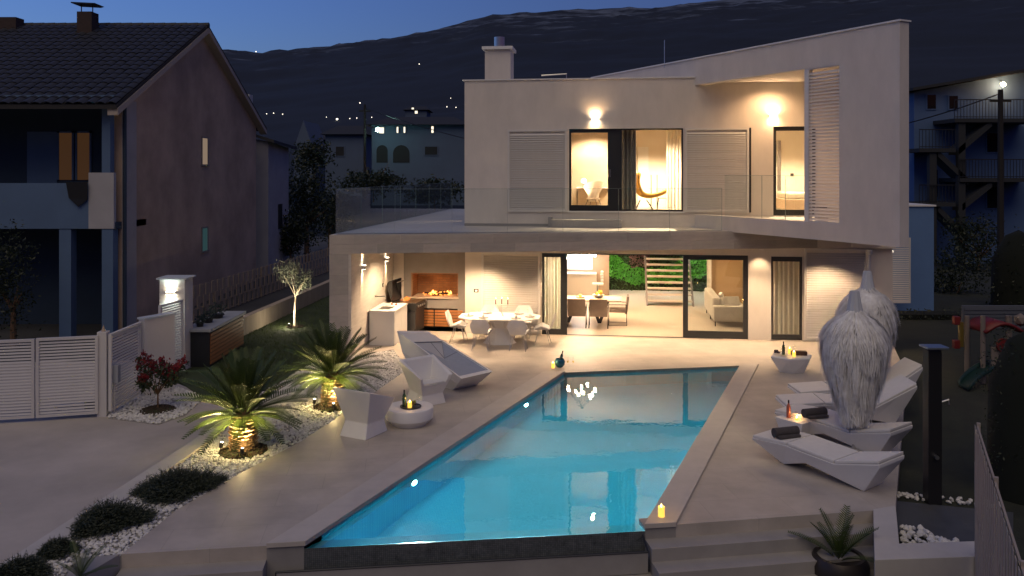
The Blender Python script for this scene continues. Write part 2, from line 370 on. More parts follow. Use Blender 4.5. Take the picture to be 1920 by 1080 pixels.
# drive, kerb and planting beds on the left
struct('driveway', MB().prism([(-22, 3), gp(-160, 1190), gp(420, 806), gp(440, 760), gp(330, 716), (-8.4, 19.6), (-8.4, 21), (-30, 19), (-30, 3)], -1.9, -.02), CONC)
struct('kerb', MB().prism([gp(-160, 1165), gp(397, 804), gp(424, 806), gp(352, 857), gp(-60, 1140)], -1.9, .02), KERB, bevel=.008)
bed1 = [gp(-60, 1132), gp(352, 858), gp(424, 806), gp(440, 765), gp(560, 694), gp(648, 648), wall_foot + Vector((-.5, 0, 0)), wall_foot] + bed_edge[::-1] + [gp(150, 1047), gp(80, 1120)]
bed2 = [gp(203, 783), gp(203, 758), gp(262, 738), gp(300, 716), gp(365, 736), gp(378, 751), gp(346, 778), gp(296, 795)]
BEDM = mat('bed_grit', (.30, .29, .27), .9, 0, .2, 20, .4, 120)
struct('gravel_bed', MB().prism(bed1, -1.9, -.03), BEDM)
struct('gravel_bed', MB().prism(bed2, -1.9, -.012), BEDM)
LAWN = mat('lawn_green', (.03, .05, .015), .95, 0, .4, 1.5, .5, 40, color2=(.055, .075, .025))
lawn_poly = [gp(365, 735), gp(440, 764), gp(560, 693), gp(648, 647), hw(-5.1, -3.4), hw(-5.1, 20), (-6.2, 44), (-7.2, 31.5), (-7.75, 24), (-7.75, 20), (-8.2, 19.6)]
struct('lawn', MB().prism(lawn_poly, -1.8, 0), LAWN)
YARD = mat('neighbour_yard', (.05, .05, .048), .9, 0, .3, .6, .3, 20)
struct('yard', MB().prism([(-60, 19.2), (-8.4, 20.9), (-7.9, 24), (-7.4, 31.5), (-6.3, 44), (-3, 62), (-60, 62)], -1.9, -.04), YARD)
struct('back_garden', MB().prism([hw(-5, 12), hw(9.7, 12), (16, 62), (-2, 62), (-6, 44)], -1.9, -.06), LAWN)

# loose white pebbles: small ones as one mass per bed
def inside(p, poly):
    r = False; n = len(poly)
    for i in range(n):
        a, b = poly[i], poly[(i+1) % n]
        if (a[1] > p[1]) != (b[1] > p[1]) and p[0] < (b[0]-a[0])*(p[1]-a[1])/(b[1]-a[1]) + a[0]: r = not r
    return r
ico = bmesh.new(); bmesh.ops.create_icosphere(ico, subdivisions=1, radius=1)
IV = [v.co.copy() for v in ico.verts]; IF = [tuple(v.index for v in f.verts) for f in ico.faces]; ico.free()
def pebbles(poly, n, z, r0, r1, seed, skip=()):
    rnd = random.Random(seed); mb = MB(); xs = [p[0] for p in poly]; ys = [p[1] for p in poly]; k = 0
    while k < n:
        y0 = min(ys); y1 = max(ys); p = (rnd.uniform(min(xs), max(xs)), rnd.uniform(y0, y1))
        if not inside(p, poly) or any((p[0]-s[0])**2 + (p[1]-s[1])**2 < s[2]**2 for s in skip): k += .02; continue
        r = rnd.uniform(r0, r1); M = Matrix.Rotation(rnd.random()*6.28, 3, Vector((rnd.random()-.5, rnd.random()-.5, 1)).normalized())
        sx, sy, sz = r*rnd.uniform(.8, 1.3), r*rnd.uniform(.7, 1), r*rnd.uniform(.5, .8); zz = z + rnd.uniform(0, r*.5)
        mb.add([M @ Vector((v.x*sx, v.y*sy, v.z*sz)) * rnd.uniform(.9, 1.1) + Vector((p[0], p[1], zz)) for v in IV], IF)
        k += 1
    return mb
PEB = mat('white_pebble', (.66, .65, .62), .6, 0, .3, 9, .1, 60)
b1vis = bed1[1:]
pebbles([p for p in bed1], 12500, -.02, .018, .034, 3).build('white_gravel', PEB, smooth=True, kind='stuff', label='white marble gravel filling the long planting bed', cat='gravel')
pebbles(bed2, 2400, -.004, .018, .034, 4).build('white_gravel', PEB, smooth=True, kind='stuff', label='white gravel around the red shrub by the gate', cat='gravel')
# single cobbles in the planter corner and along the paving on the right
cob = [MB().add([Vector((v.x*random.uniform(.85,1.15), v.y*random.uniform(.7,1), v.z*random.uniform(.55,.75))) for v in IV], IF).mesh('cobble', PEB, True) for _ in range(5)]
rnd = random.Random(11)
corner = [L3 + Vector((.03, .02, 0)), gp(1690, 994, -.2), gp(1740, 1003, -.2), gp(1820, 1024, -.1), L4]
n = 0; tries = 0; cg = 'white cobbles heaped in the planter corner'
while n < 70 and tries < 4000:
    tries += 1
    p = gp(rnd.uniform(1686, 1830), rnd.uniform(994, 1030), -.16)
    if not inside(p, corner): continue
    link('cobble', rnd.choice(cob), None, p + Vector((0, 0, rnd.uniform(0, .07))), (rnd.random(), rnd.random(), rnd.random()*6), rnd.uniform(.035, .06), label='rounded white cobble in the heap inside the planter corner', cat='stone', group=cg); n += 1
for i in range(46):
    t = rnd.random(); p = gp(1682 + t*210, 929 + t*22 + rnd.uniform(-4, 5), -.19)
    link('cobble', rnd.choice(cob), None, p + Vector((0, 0, .02)), (rnd.random(), rnd.random(), rnd.random()*6), rnd.uniform(.03, .055), label='white cobble in the thin line behind the slate paving', cat='stone', group='white cobbles lining the paving')

# mountain
RIDGE = [(-900, 60), (-300, 90), (0, 112), (395, 92), (480, 99), (560, 90), (620, 84), (740, 68), (850, 50), (890, 38), (925, 29), (1000, 26), (1120, 20), (1240, 12), (1300, 5), (1420, -6), (1600, -30), (1920, -70), (2600, -60), (3600, 40)]
def ridge(px):
    for (a, ya), (b, yb) in zip(RIDGE, RIDGE[1:]):
        if a <= px <= b: return ya + (yb - ya)*(px - a)/(b - a)
    return 60
YR = 1700.0
def terr(x, y):
    px = 960 + FPX*x/y; H = (HOR - ridge(px))/FPX*YR + CAM_H
    t = max(0, min(1, (y - 62)/(YR - 62)))
    z = -1.5 + (H + 1.5)*(t**1.12)
    p = Vector((x/170, y/230, 0))
    z += 26*t*(1 - .75*t)*noise.fractal(p, 1.0, 2.1, 5) + 5*t*noise.noise(Vector((x/28, y/40, 3)))
    z += 3.0*t*noise.noise(Vector((x/11, y/14, 1)))
    return z
mb = MB(); cols = list(range(-900, 3601, 16)); rows = [62*(YR/62)**(i/110) for i in range(111)] + [1850, 2300]
vs = []
for y in rows:
    for c in cols:
        x = (c - 960)/FPX*y
        z = terr(x, min(y, YR)) if y <= YR else terr((c - 960)/FPX*YR, YR) - (y - YR)*.5
        vs.append((x, y, z))
nc = len(cols); mb.add(vs, [(j*nc+i, j*nc+i+1, (j+1)*nc+i+1, (j+1)*nc+i) for j in range(len(rows)-1) for i in range(nc-1)])
mm = mat('mountain_scrub_dusk', (.0035, .007, .012), .95, 0, .2, .012, .0, 1, color2=(.007, .012, .019))  # bluish dusk tone put into the scrub colour, and into the rock below
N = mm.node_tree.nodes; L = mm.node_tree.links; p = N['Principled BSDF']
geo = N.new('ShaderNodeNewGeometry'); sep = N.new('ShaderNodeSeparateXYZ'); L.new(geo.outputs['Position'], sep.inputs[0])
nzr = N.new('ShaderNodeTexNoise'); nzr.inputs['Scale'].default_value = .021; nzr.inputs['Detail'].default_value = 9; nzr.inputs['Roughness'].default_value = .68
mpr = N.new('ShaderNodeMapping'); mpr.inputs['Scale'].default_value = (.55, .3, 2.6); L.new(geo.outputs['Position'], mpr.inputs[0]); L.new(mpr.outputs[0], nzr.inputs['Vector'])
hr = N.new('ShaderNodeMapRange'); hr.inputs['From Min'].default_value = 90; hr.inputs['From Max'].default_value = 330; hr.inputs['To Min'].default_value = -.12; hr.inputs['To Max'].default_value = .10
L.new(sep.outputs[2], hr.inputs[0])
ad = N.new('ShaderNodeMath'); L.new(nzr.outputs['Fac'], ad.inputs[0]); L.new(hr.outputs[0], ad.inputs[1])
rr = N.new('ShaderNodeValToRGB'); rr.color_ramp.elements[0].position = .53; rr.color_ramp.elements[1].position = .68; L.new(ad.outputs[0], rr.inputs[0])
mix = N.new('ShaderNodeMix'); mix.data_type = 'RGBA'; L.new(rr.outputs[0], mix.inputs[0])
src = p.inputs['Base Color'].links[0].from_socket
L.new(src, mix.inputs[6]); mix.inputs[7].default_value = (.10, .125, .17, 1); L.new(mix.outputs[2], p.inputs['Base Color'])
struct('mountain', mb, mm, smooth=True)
# ------------------------------------------------------------------ the villa
V = thing('villa', 'white modern two-storey villa with flat roof, slanted wing and stone-clad balcony slab', 'house', HO, -HA)
def lw(p, z=None): a = hl(p); return Vector((a[0], a[1], p[2] if z is None else z))
SL, SRx = Vector((-4.66, 21.1, 0)), Vector((-4.66, 21.1, 0)) + P_*14.2
ZT, ZB = 3.12, 2.64
def part(name, mb, m, parent=None, **kw): return mb.build(name, m, parent or V, **kw)
GT = hz(1062, 475)                # glazing head of the ground floor
sA, sB, sC, sD, sE, sF, sG = [hu(x) for x in (872, 1014, 1403, 1446, 1505, 1062, 1281)]
SE = 9.72
part('wall', MB().box(sA, sB, 0, .3, -.05, ZB), WHITE)
part('lintel', MB().box(sB, sC, .002, .3, GT, ZB), WHITE)
part('wall', MB().box(sC, sD, 0, .3, -.05, ZB), WHITE)
part('lintel', MB().box(sD, sE, .002, .3, GT - .02, ZB), WHITE)
part('wall', MB().box(sE, SE, 0, .3, -.05, ZB), WHITE)
part('wall', MB().box(SE - .3, SE, .3, 12, -.05, ZB), WHITE)
part('wall', MB().box(sA, SE - .3, 11.7, 12, -.05, ZB), CREAM)
part('wall', MB().box(sA, sA + .3, .3, 11.7, -.05, ZB), CREAM)
# left pier and the long wall behind it
a0, a1 = lw(SL), lw(SL + P_*.47)
part('pier', MB().prism([(-5.07, a0.y + .02), (-4.6, a1.y + .02), (-4.6, 12), (-5.07, 12)], -.05, ZB), TRAV)
part('wall', MB().box(-4.6, hu(757, .62), .62, .9, -.05, ZB), WHITE)
# balcony slab, soffit and deck
a2 = lw(SRx)
slabp = [(a0.x, a0.y), (a2.x, a2.y), (SE, -.25), (SE, 12.1), (-5.07, 12.1)]
slab = part('balcony_slab', MB().prism(slabp, ZB, ZT), WHITE)
rnd = random.Random(5)
TRAVS = [mat('fascia_stone_%s' % n, c, .6, 0, .12, 2.5, .12, 50, stretch=(1, 1, 5)) for n, c in (('a', (.42, .385, .35)), ('b', (.385, .355, .325)), ('c', (.45, .41, .375)))]
tm = [MB().box(0, 1.195, -.02, -.001, 0, .237).mesh('stone_tile', m, bevel=.002) for m in TRAVS]
th = [MB().box(0, .595, -.02, -.001, 0, .237).mesh('stone_tile', m, bevel=.002) for m in TRAVS]
fdir = (a2 - a0).normalized(); fang = math.atan2(fdir.y, fdir.x); flen = (a2 - a0).length
for r_ in range(2):
    x = 0
    if r_: link('stone_tile', rnd.choice(th), slab, Vector((a0.x, a0.y, ZB + .002 + .24*r_)), fang); x = .6
    while x + 1.2 < flen:
        link('stone_tile', rnd.choice(tm), slab, a0 + fdir*x + Vector((0, 0, ZB + .002 + .24*r_)), fang); x += 1.2
pt = [MB().box(0, .475, -.02, -.001, 0, .525).mesh('stone_tile', m, bevel=.002) for m in TRAVS]
for k in range(5): link('stone_tile', pt[k % 3], slab, Vector((a0.x, a0.y, ZB - .528*(k+1))), fang)
DECK = brick_mat('balcony_deck_tile', (.50, .48, .455), (.47, .45, .43), (.3, .29, .28), .9, .9, .005, .5, .08, 'XY', .1)
part('balcony_deck', MB().prism([(a0.x + .02, a0.y + .02), (a2.x, a2.y + .02), (SE - .02, -.2), (SE - .02, 12), (-5.05, 12)], ZT, ZT + .012), DECK)
FLOORM = brick_mat('interior_floor_tile', (.52, .44, .36), (.50, .425, .345), (.44, .37, .3), 1.2, 1.2, .004, .35, .05, 'XY', .05)
part('interior_floor', MB().box(sA + .3, SE - .3, -.05, 11.7, -.05, .006), FLOORM)

# sliding doors and windows: frame > pane
def frame_mb(s0, s1, z0, z1, w, t=.08, d=.09, tl=None, tr=None, tt=None, tb=None):
    tl, tr, tt, tb = tl or t, tr or t, tt or t, tb or t
    return MB().box(s0, s0 + tl, w, w + d, z0, z1).box(s1 - tr, s1, w, w + d, z0, z1).box(s0 + tl, s1 - tr, w, w + d, z1 - tt, z1).box(s0 + tl, s1 - tr, w, w + d, z0, z0 + tb)
def window(name, s0, s1, z0, z1, w, **kw):
    lab = kw.pop('label', None)
    f = part(name, frame_mb(s0, s1, z0, z1, w, **kw), DARKMETAL)
    if lab: f['label'] = lab
    e = .04
    MB().box(s0 + e, s1 - e, w + .035, w + .047, z0 + e, z1 - e).build('pane', GLASS, f)
    return f
window('sliding_door', hu(1016), hu(1063), .01, GT, .05, t=.06, tr=.19, tb=.16, tt=.12)
window('sliding_door', hu(1281), hu(1403), .01, GT, .05, t=.11, tb=.20, tt=.14, tl=.14, tr=.13)
part('door_track', MB().box(sF, sG, .04, .16, 0, .012), DARKMETAL)
part('door_head', MB().box(sF, sG, .05, .15, GT - .035, GT), DARKMETAL)
window('window', sD, sE, .02, GT - .02, .06, t=.055, tt=.14, tb=.14)

# louvred shutters: frame > slat
SLATM = mat('shutter_aluminium', (.70, .67, .63), .45, .0, .03, 4)
def louver(s0, s1, z0, z1, w, pitch=.066, fr=.06, parent=None, m=SLATM, xf=None, name='louver_shutter', fill=True, tilt=50):
    mb = MB(); d = .05
    mb.box(0, fr, -d, 0, 0, z1 - z0).box(s1 - s0 - fr, s1 - s0, -d, 0, 0, z1 - z0).box(fr, s1 - s0 - fr, -d, 0, z1 - z0 - fr, z1 - z0).box(fr, s1 - s0 - fr, -d, 0, 0, fr)
    f = mb.build(name, m, parent or V, loc=Vector((s0, w, z0)))
    W = s1 - s0 - 2*fr; t = R(tilt); sd = pitch*.90
    dy, dz = math.cos(t)*sd/2, math.sin(t)*sd/2; th_ = .006
    sm = MB().add([(0, -dy, -dz), (W, -dy, -dz), (W, dy, dz), (0, dy, dz), (0, -dy, -dz + th_), (W, -dy, -dz + th_), (W, dy, dz + th_), (0, dy, dz + th_)],
                  [(0,3,2,1),(4,5,6,7),(0,1,5,4),(1,2,6,5),(2,3,7,6),(3,0,4,7)]).mesh('slat', m)
    n = int((z1 - z0 - 2*fr)/pitch)
    for i in range(n): link('slat', sm, f, (fr, -.025, fr + pitch*(i + .5)))
    return f
louver(hu(903), hu(1013), .05, hz(960, 472), -.004)
louver(hu(1508), hu(1626), .05, ZB - .03, -.004)
# upper storey
UW = .37
def us(px): return hu(px, UW)
def uz(px, py): return hz(px, py, UW)
uL, u1, u2, u3, u4, u5 = us(871), us(1067), us(1281), us(1303), us(1450), us(1530)
zTop = uz(1000, 150); zWt, zWb = uz(1170, 241), uz(1170, 396); zDt = uz(1480, 237)
UF = 3.5; CEIL = 6.2
part('upper_wall', MB().box(uL, u1, UW, UW + .3, ZT + .01, zTop), WHITE)
part('upper_wall', MB().box(u1, u2, UW, UW + .3, zWt, zTop), WHITE)
part('upper_wall', MB().box(u1, u2, UW, UW + .3, ZT + .01, zWb), WHITE)
part('upper_wall', MB().box(u2, u3, UW, UW + .3, ZT + .01, zTop), WHITE)
part('upper_wall', MB().box(u3, u4, UW, UW + .3, ZT + .01, 7.6), WHITE)
part('upper_wall', MB().box(u4, u5, UW, UW + .3, zDt, 7.6), WHITE)
part('upper_wall', MB().box(u4, u5, UW, UW + .3, ZT + .01, UF), WHITE)
part('upper_wall', MB().box(u5, 9.6, UW, UW + .3, ZT + .01, 7.6), WHITE)
part('upper_wall', MB().box(9.3, 9.6, UW + .3, 8, ZT + .01, 7.6), WHITE)
part('upper_wall', MB().box(uL, 9.3, 8, 8.3, ZT + .01, zTop), WHITE)
part('parapet_cap', MB().box(uL - .05, u3, UW - .04, UW + .34, zTop, zTop + .035), WHITE2)
part('parapet_cap', MB().box(uL - .05, uL + .3, UW + .34, 8.3, zTop, zTop + .035), WHITE2)
part('roof', MB().box(uL + .3, 9.3, UW + .3, 8, zTop - .5, zTop - .3), WHITE)
part('upper_floor', MB().box(u1 - .6, 9.3, UW + .02, 8, UF - .2, UF), FLOORM)
part('ceiling', MB().box(uL + .3, 9.3, UW + .3, 8, CEIL, CEIL + .15), CREAM)
part('skirting', MB().box(uL, us(1036), UW - .012, UW, ZT + .012, ZT + .09), mat('grey_skirting', (.3, .29, .28), .5))
# left side wall of the upper storey with two louvred windows, seen mirrored in the side glass
lz0, lz1 = ZT + .75, ZT + 2.3
ww = [(2.6, 3.5), (5.4, 6.3)]; prev = UW + .3
for a, b in ww + [(8.0, 8.0)]:
    part('upper_wall', MB().box(uL, uL + .3, prev, a, ZT + .01, zTop), WHITE); prev = b
    if a < 8:
        part('upper_wall', MB().box(uL, uL + .3, a, b, ZT + .01, lz0), WHITE); part('upper_wall', MB().box(uL, uL + .3, a, b, lz1, zTop), WHITE)
        f = louver(0, b - a, lz0, lz1, 0, pitch=.1); f.location = (uL + .05, b, lz0); f.rotation_euler = (0, 0, R(-90))
# doors upstairs
def upwin(name, s0, s1, z0, z1, **kw): return window(name, s0, s1, z0, z1, UW + .06, **kw)
upwin('balcony_door', u1, us(1146), zWb, zWt, t=.06, tb=.17, tt=.11, tr=.10)
part('door_stile', MB().box(us(1146), us(1163), UW + .06, UW + .16, zWb, zWt), DARKMETAL)
part('door_handle', MB().box(us(1143), us(1144.5), UW + .02, UW + .05, zWb + 1.0, zWb + 1.22), STEEL)
upwin('picture_window', us(1163), u2, zWb, zWt, t=.04, tb=.05)
upwin('balcony_door', u4, u5, UF, zDt, t=.09, tb=.16, tt=.12)
part('window_sill', MB().box(u1 - .05, u2 + .05, UW - .05, UW + .06, zWb - .04, zWb), WHITE2)
louver(us(952), us(1063), uz(1000, 397), uz(1000, 243), UW - .004)
louver(us(1284), us(1404), uz(1345, 398), uz(1345, 240), UW - .004)
part('shutter_post', MB().box(us(1404.5), us(1408), UW - .05, UW, uz(1345, 398), uz(1345, 240)), DARKMETAL)
part('door_step', MB().box(us(1036), us(1166), UW - .5, UW, ZT + .01, ZT + .24).box(us(1029), us(1036), UW - .32, UW, ZT + .01, ZT + .3), mat('step_grey_stone', (.36, .345, .33), .55, 0, .08, 3), bevel=.005)

# slanted wing wall
F0, FD = Vector((5.28, 23.86, 0)), Vector((.463, -.886, 0)); FN = Vector((-.886, -.463, 0))
def fp(t, off=0.0): q = F0 + FD*t + FN*off; return hl(q)
def ft(px): k = (px - 960)/FPX; return (k*F0.y - F0.x)/(FD.x - k*FD.y)
t10, t75, tE = ft(1510), ft(1575), ft(1687)
ZW, ZH, ZP, ZF = 8.0, 7.25, 3.52, 3.1
def finpart(name, ta, tb, z0, z1, m=WHITE, o0=0.0, o1=-.3): return part(name, MB().prism([fp(ta, o0), fp(tb, o0), fp(tb, o1), fp(ta, o1)], z0, z1), m)
finpart('wing_wall', -5.4, 0, 7.0, ZW); finpart('wing_header', 0, t75, ZH, ZW)
finpart('wing_parapet', 0, t75, ZF, ZP); finpart('wing_wall', t75, tE, ZF, ZW)
finpart('wing_post', t10 - .05, t10 + .07, ZP, ZH, WHITE2, -.02, -.16)
finpart('parapet_cap', -5.45, tE + .03, ZW, ZW + .035, WHITE2, .035, -.34)
part('wing_side', MB().prism([fp(tE - .001, -.3), fp(tE - .35, -.3), (9.25, UW), (9.6, UW)], ZF, ZW), WHITE)
part('loggia_floor', MB().prism([fp(.25, -.3), fp(tE - .4, -.3), (9.2, UW - .01), (u3 + .2, UW - .01)], ZF + .01, 3.47), DECK)
part('loggia_ceiling', MB().prism([fp(.02, -.3), fp(tE - .4, -.3), (9.2, UW - .01), (u3 + .1, UW - .01)], ZH + .06, 7.6), WHITE)
# louvre screen in the wing: a frame whose slats run along the slanted wall
a = F0 + FD*(t10 + .07) + FN*-.06; b = F0 + FD*t75 + FN*-.06
la = hl(a); lb = hl(b); ln = math.hypot(lb[0]-la[0], lb[1]-la[1])
lv = louver(0, ln, ZP, ZH, 0, pitch=.082, fr=.03); lv.location = (la[0], la[1], ZP); lv.rotation_euler = (0, 0, math.atan2(lb[1]-la[1], lb[0]-la[0]))
# chimney, roof pole, vent arm, downpipe
ch = part('chimney', MB().box(us(899), us(949), 1.4, 2.2, zTop - .3, zTop + 1.08), WHITE)
MB().box(us(894), us(953.5), 1.3, 2.3, zTop + 1.08, zTop + 1.17).build('chimney_cap', WHITE2, ch)
MB().lathe([(.17, 0), (.17, .34)], 20, ((us(913)+us(936))/2, 1.75, zTop + 1.17)).build('flue_pipe', STEEL, ch, smooth=True)
part('roof_vent_arm', MB().tube([(us(1056), 2.0, zTop - .3), (us(1056), 2.0, zTop + .36), (us(1006), 2.0, zTop + .32)], .025, 6), STEEL)
part('antenna_pole', MB().tube([lw(F0 + FD*-1.4 + Vector((0,0,7.9))), lw(F0 + FD*-1.4 + Vector((0,0,8.75)))], .012, 6), STEEL)
part('downpipe', MB().tube([(hu(1628), -.06, 0), (hu(1628), -.06, ZB - .1)], .045, 10), WHITE2, smooth=True)
part('security_camera', MB().lathe([(.0, -.08), (.05, -.06), (.07, -.02), (.07, .08)], 12, (hu(1628), -.16, ZB - .12)), WHITE2, smooth=True)

# glass balustrades: separate panes
bal = thing('glass_balustrade', 'frameless clear glass balustrade along the front and left edge of the balcony', 'balustrade', (SL.x, SL.y, ZT))
def slab_px(px):                      # where a sight line crosses the slab's front edge (set back a little)
    o_ = SL - N_*.07; k = (px - 960)/FPX; t = (k*o_.y - o_.x)/(P_.x - k*P_.y); return o_ + P_*t
def pane_between(a, b, z0, z1, parent, org, th=.016, m=GLASSB, gap=.008):
    d = (b - a).normalized(); n = Vector((-d.y, d.x, 0)); a = a + d*gap - org; b = b - d*gap - org
    q = [a, b, b + n*th, a + n*th]
    o = MB().hexa([Vector((x.x, x.y, z0)) for x in q], [Vector((x.x, x.y, z1)) for x in q]).build('glass_pane', m, parent)
    em = mat('polished_glass_edge', (.22, .29, .29), .25)
    MB().hexa([Vector((x.x, x.y, z1 + .0005)) for x in q], [Vector((x.x, x.y, z1 + .008)) for x in q]).build('polished_edge', em, o)
    e = [b + d*.0005, b + d*.006, b + d*.006 + n*th, b + d*.0005 + n*th]
    MB().hexa([Vector((x.x, x.y, z0)) for x in e], [Vector((x.x, x.y, z1)) for x in e]).build('polished_edge', em, o)
    return o
js = [slab_px(x) for x in (633, 741, 848, 952, 1056, 1160, 1256, 1354)]
for a, b in zip(js, js[1:]): pane_between(a, b, .0, 1.17, bal, SL)
cr_ = js[0]
for k in range(7):
    a = hw(-5.0, hl(cr_)[1] + .03 + 2.15*k); b = hw(-5.0, hl(cr_)[1] + .03 + 2.15*(k+1)); pane_between(a, b, 0, 1.17, bal, SL)
MB().prism([x - SL for x in (js[0] - N_*.0, js[-1], js[-1] - N_*.03, js[0] - N_*.03)], -.02, .03).build('base_channel', STEEL, bal)
bal2 = thing('glass_balustrade', 'short glass balustrade standing on the slanted white loggia parapet', 'balustrade', F0 + Vector((0, 0, ZP)))
jl = [F0 + FD*ft(x) + FN*-.1 for x in (1353, 1423, 1467, 1509)]
for a, b in zip(jl, jl[1:]): pane_between(a, b, .0, 1.12, bal2, F0)

# annex behind on the right with its lit louvre panel
ANX = mat('annex_dusk_blue', (.12, .22, .42), .8, 0, .06, 1.5, .1, 60)  # blue dusk light is put into the wall colour
ax = thing('annex', 'plain low annex wall in blue dusk light right of the villa', 'building', at(1716, 570, 29.5))
o_ = ax.location
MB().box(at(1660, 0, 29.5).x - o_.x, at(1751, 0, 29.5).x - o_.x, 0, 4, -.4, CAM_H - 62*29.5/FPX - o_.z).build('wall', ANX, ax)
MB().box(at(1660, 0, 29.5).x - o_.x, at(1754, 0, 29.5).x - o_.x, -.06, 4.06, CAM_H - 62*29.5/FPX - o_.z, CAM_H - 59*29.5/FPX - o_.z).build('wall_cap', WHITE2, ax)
lp = thing('louver_screen', 'freestanding louvred screen glowing warm beside the villa corner', 'screen', at(1664, 568, 28.6))
lf = louver(0, .78, 0, 2.26, 0, pitch=.075, parent=lp, fr=.04)
# ------------------------------------------------------------------ rooms behind the glass
def curtain(name, s0, s1, w, z0, z1, m, waves, amp=.05, label=None):
    mb = MB(); n = waves*10
    vs = []
    for i in range(n + 1):
        t = i/n; s = s0 + (s1 - s0)*t; y = w + amp*math.sin(t*waves*6.283) + .015*math.sin(t*waves*17)
        vs += [(s, y, z0), (s, y*1.0, z1)]
    mb.add(vs, [(2*i, 2*i+2, 2*i+3, 2*i+1) for i in range(n)])
    o = mb.build(name, m, V, smooth=True)
    if label: o['label'] = label
    return o
SHEER = leaf_mat('sheer_curtain', (.9, .86, .78), (.97, .93, .85), .9)
SHEER.node_tree.nodes['Mix Shader'].inputs[0].default_value = .78
DRAPE = mat('grey_drape', (.42, .385, .36), .9, 0, .1, 6, .2, 200)
curtain('curtain', hu(1012), hu(1052), .42, .02, GT + .1, SHEER, 7)
curtain('curtain', hu(1438), hu(1512), .42, .02, GT + .1, SHEER, 8)
curtain('curtain', us(1163), us(1194), UW + .55, UF, CEIL, DRAPE, 4, .06)
curtain('curtain', us(1252), us(1284), UW + .55, UF, CEIL, SHEER, 5)
# rear walls
part('kitchen_wall', MB().box(hu(1000, 8), hu(1142, 8), 8, 8.2, 0, ZB), TAN)
part('column', MB().box(hu(1327, 5.6), hu(1334, 5.6), 5.6, 5.9, 0, ZB), CREAM)
part('cork_wall', MB().box(hu(1334, 5.6), SE - .3, 5.75, 5.9, 0, ZB), mat('cork_panel', (.42, .27, .14), .9, 0, .22, 40, .3, 120))
part('wall_picture', MB().box(hu(1350, 5.6), hu(1362, 5.6), 5.71, 5.75, 1.95, 2.07).box(hu(1366, 5.6), hu(1371, 5.6), 5.71, 5.75, 1.95, 2.07), BLACK)
k_ = part('kitchen_niche', MB().box(hu(1060, 7.9), hu(1111, 7.9), 7.95, 8.0, 1.0, 1.75), WHITE2)
part('worktop', MB().box(hu(1050, 7.6), hu(1118, 7.6), 7.4, 8.0, .86, .9), WHITE2)
part('kitchen_unit', MB().box(hu(1050, 7.6), hu(1118, 7.6), 7.45, 8.0, 0, .86), CREAM)
part('wall_cabinet', MB().box(hu(1040, 7.8), hu(1111, 7.8), 7.6, 8.0, 1.75, ZB), TAN)
MB().box(hu(1062, 7.9), hu(1110, 7.9), 7.62, 7.66, 1.725, 1.745).build('led_strip', emit_mat('led_strip', (1, .95, .9), 25), k_)
lamp('niche_light', 'AREA', hw((hu(1062, 7.7) + hu(1110, 7.7))/2, 7.7, 1.7), 12, (1, .95, .9), size=.6, rot=(0, 0, 0))
# green wall behind the stairs
MOSS = leaf_mat('bright_moss', (.05, .22, .015), (.12, .40, .03)); FERN = leaf_mat('dark_fern', (.02, .06, .012), (.07, .13, .03)); REDF = leaf_mat('red_foliage', (.12, .02, .03), (.30, .16, .14)); SOIL = mat('dark_planting', (.035, .045, .015), .95, 0, .4, 6, .6, 30)
gw = thing('living_green_wall', 'indoor planted wall of bright moss and dark ferns behind the stairs', 'plants', hw(hu(1234, 9.3), 9.3), -HA)
s0, s1 = hu(1142, 9.3) - hu(1234, 9.3), hu(1334, 9.3) - hu(1234, 9.3)
MB().box(s0, s1, .3, .6, 0, ZB).build('planting_base', SOIL, gw)
def patch(name, m, f, n, size, seed, ratio=.5):
    rnd = random.Random(seed); mb = MB(); k = 0
    while k < n:
        s = rnd.uniform(s0, s1); z = rnd.uniform(0, ZB); t = (s - s0)/(s1 - s0)
        if not f(t, z + .12*noise.noise(Vector((s*3, z*3, seed)))): k += .05; continue
        y = .28 - .18*rnd.random(); a = Vector((rnd.gauss(0,1), rnd.gauss(-.6,.5), rnd.gauss(0,1))).normalized(); b = a.orthogonal().normalized()
        l = size*rnd.uniform(.6, 1.4); p = Vector((s, y, z)); mb.add([p - a*l*.5, p + b*l*ratio*.5, p + a*l*.5, p - b*l*ratio*.5], [(0,1,2,3)]); k += 1
    return mb.build(name, m, gw)
low = lambda t: .62 - 1.5*t if t < .22 else (.3 if t < .55 else .25 + .9*(t - .55))
hi = lambda t: 1.75 - 3.6*t if t < .22 else (.95 if t < .5 else .95 + 1.6*(t - .5))
patch('moss', MOSS, lambda t, z: low(t) < z < hi(t), 3600, .09, 1, .8)
patch('fern', FERN, lambda t, z: z > hi(t) and not (.2 < t < .4 and z > .95), 2600, .16, 2, .25)
patch('red_shrub', REDF, lambda t, z: z > .95 and .2 < t < .40, 1500, .08, 3, .6)
patch('ground_cover', FERN, lambda t, z: z < low(t), 500, .1, 4, .4)
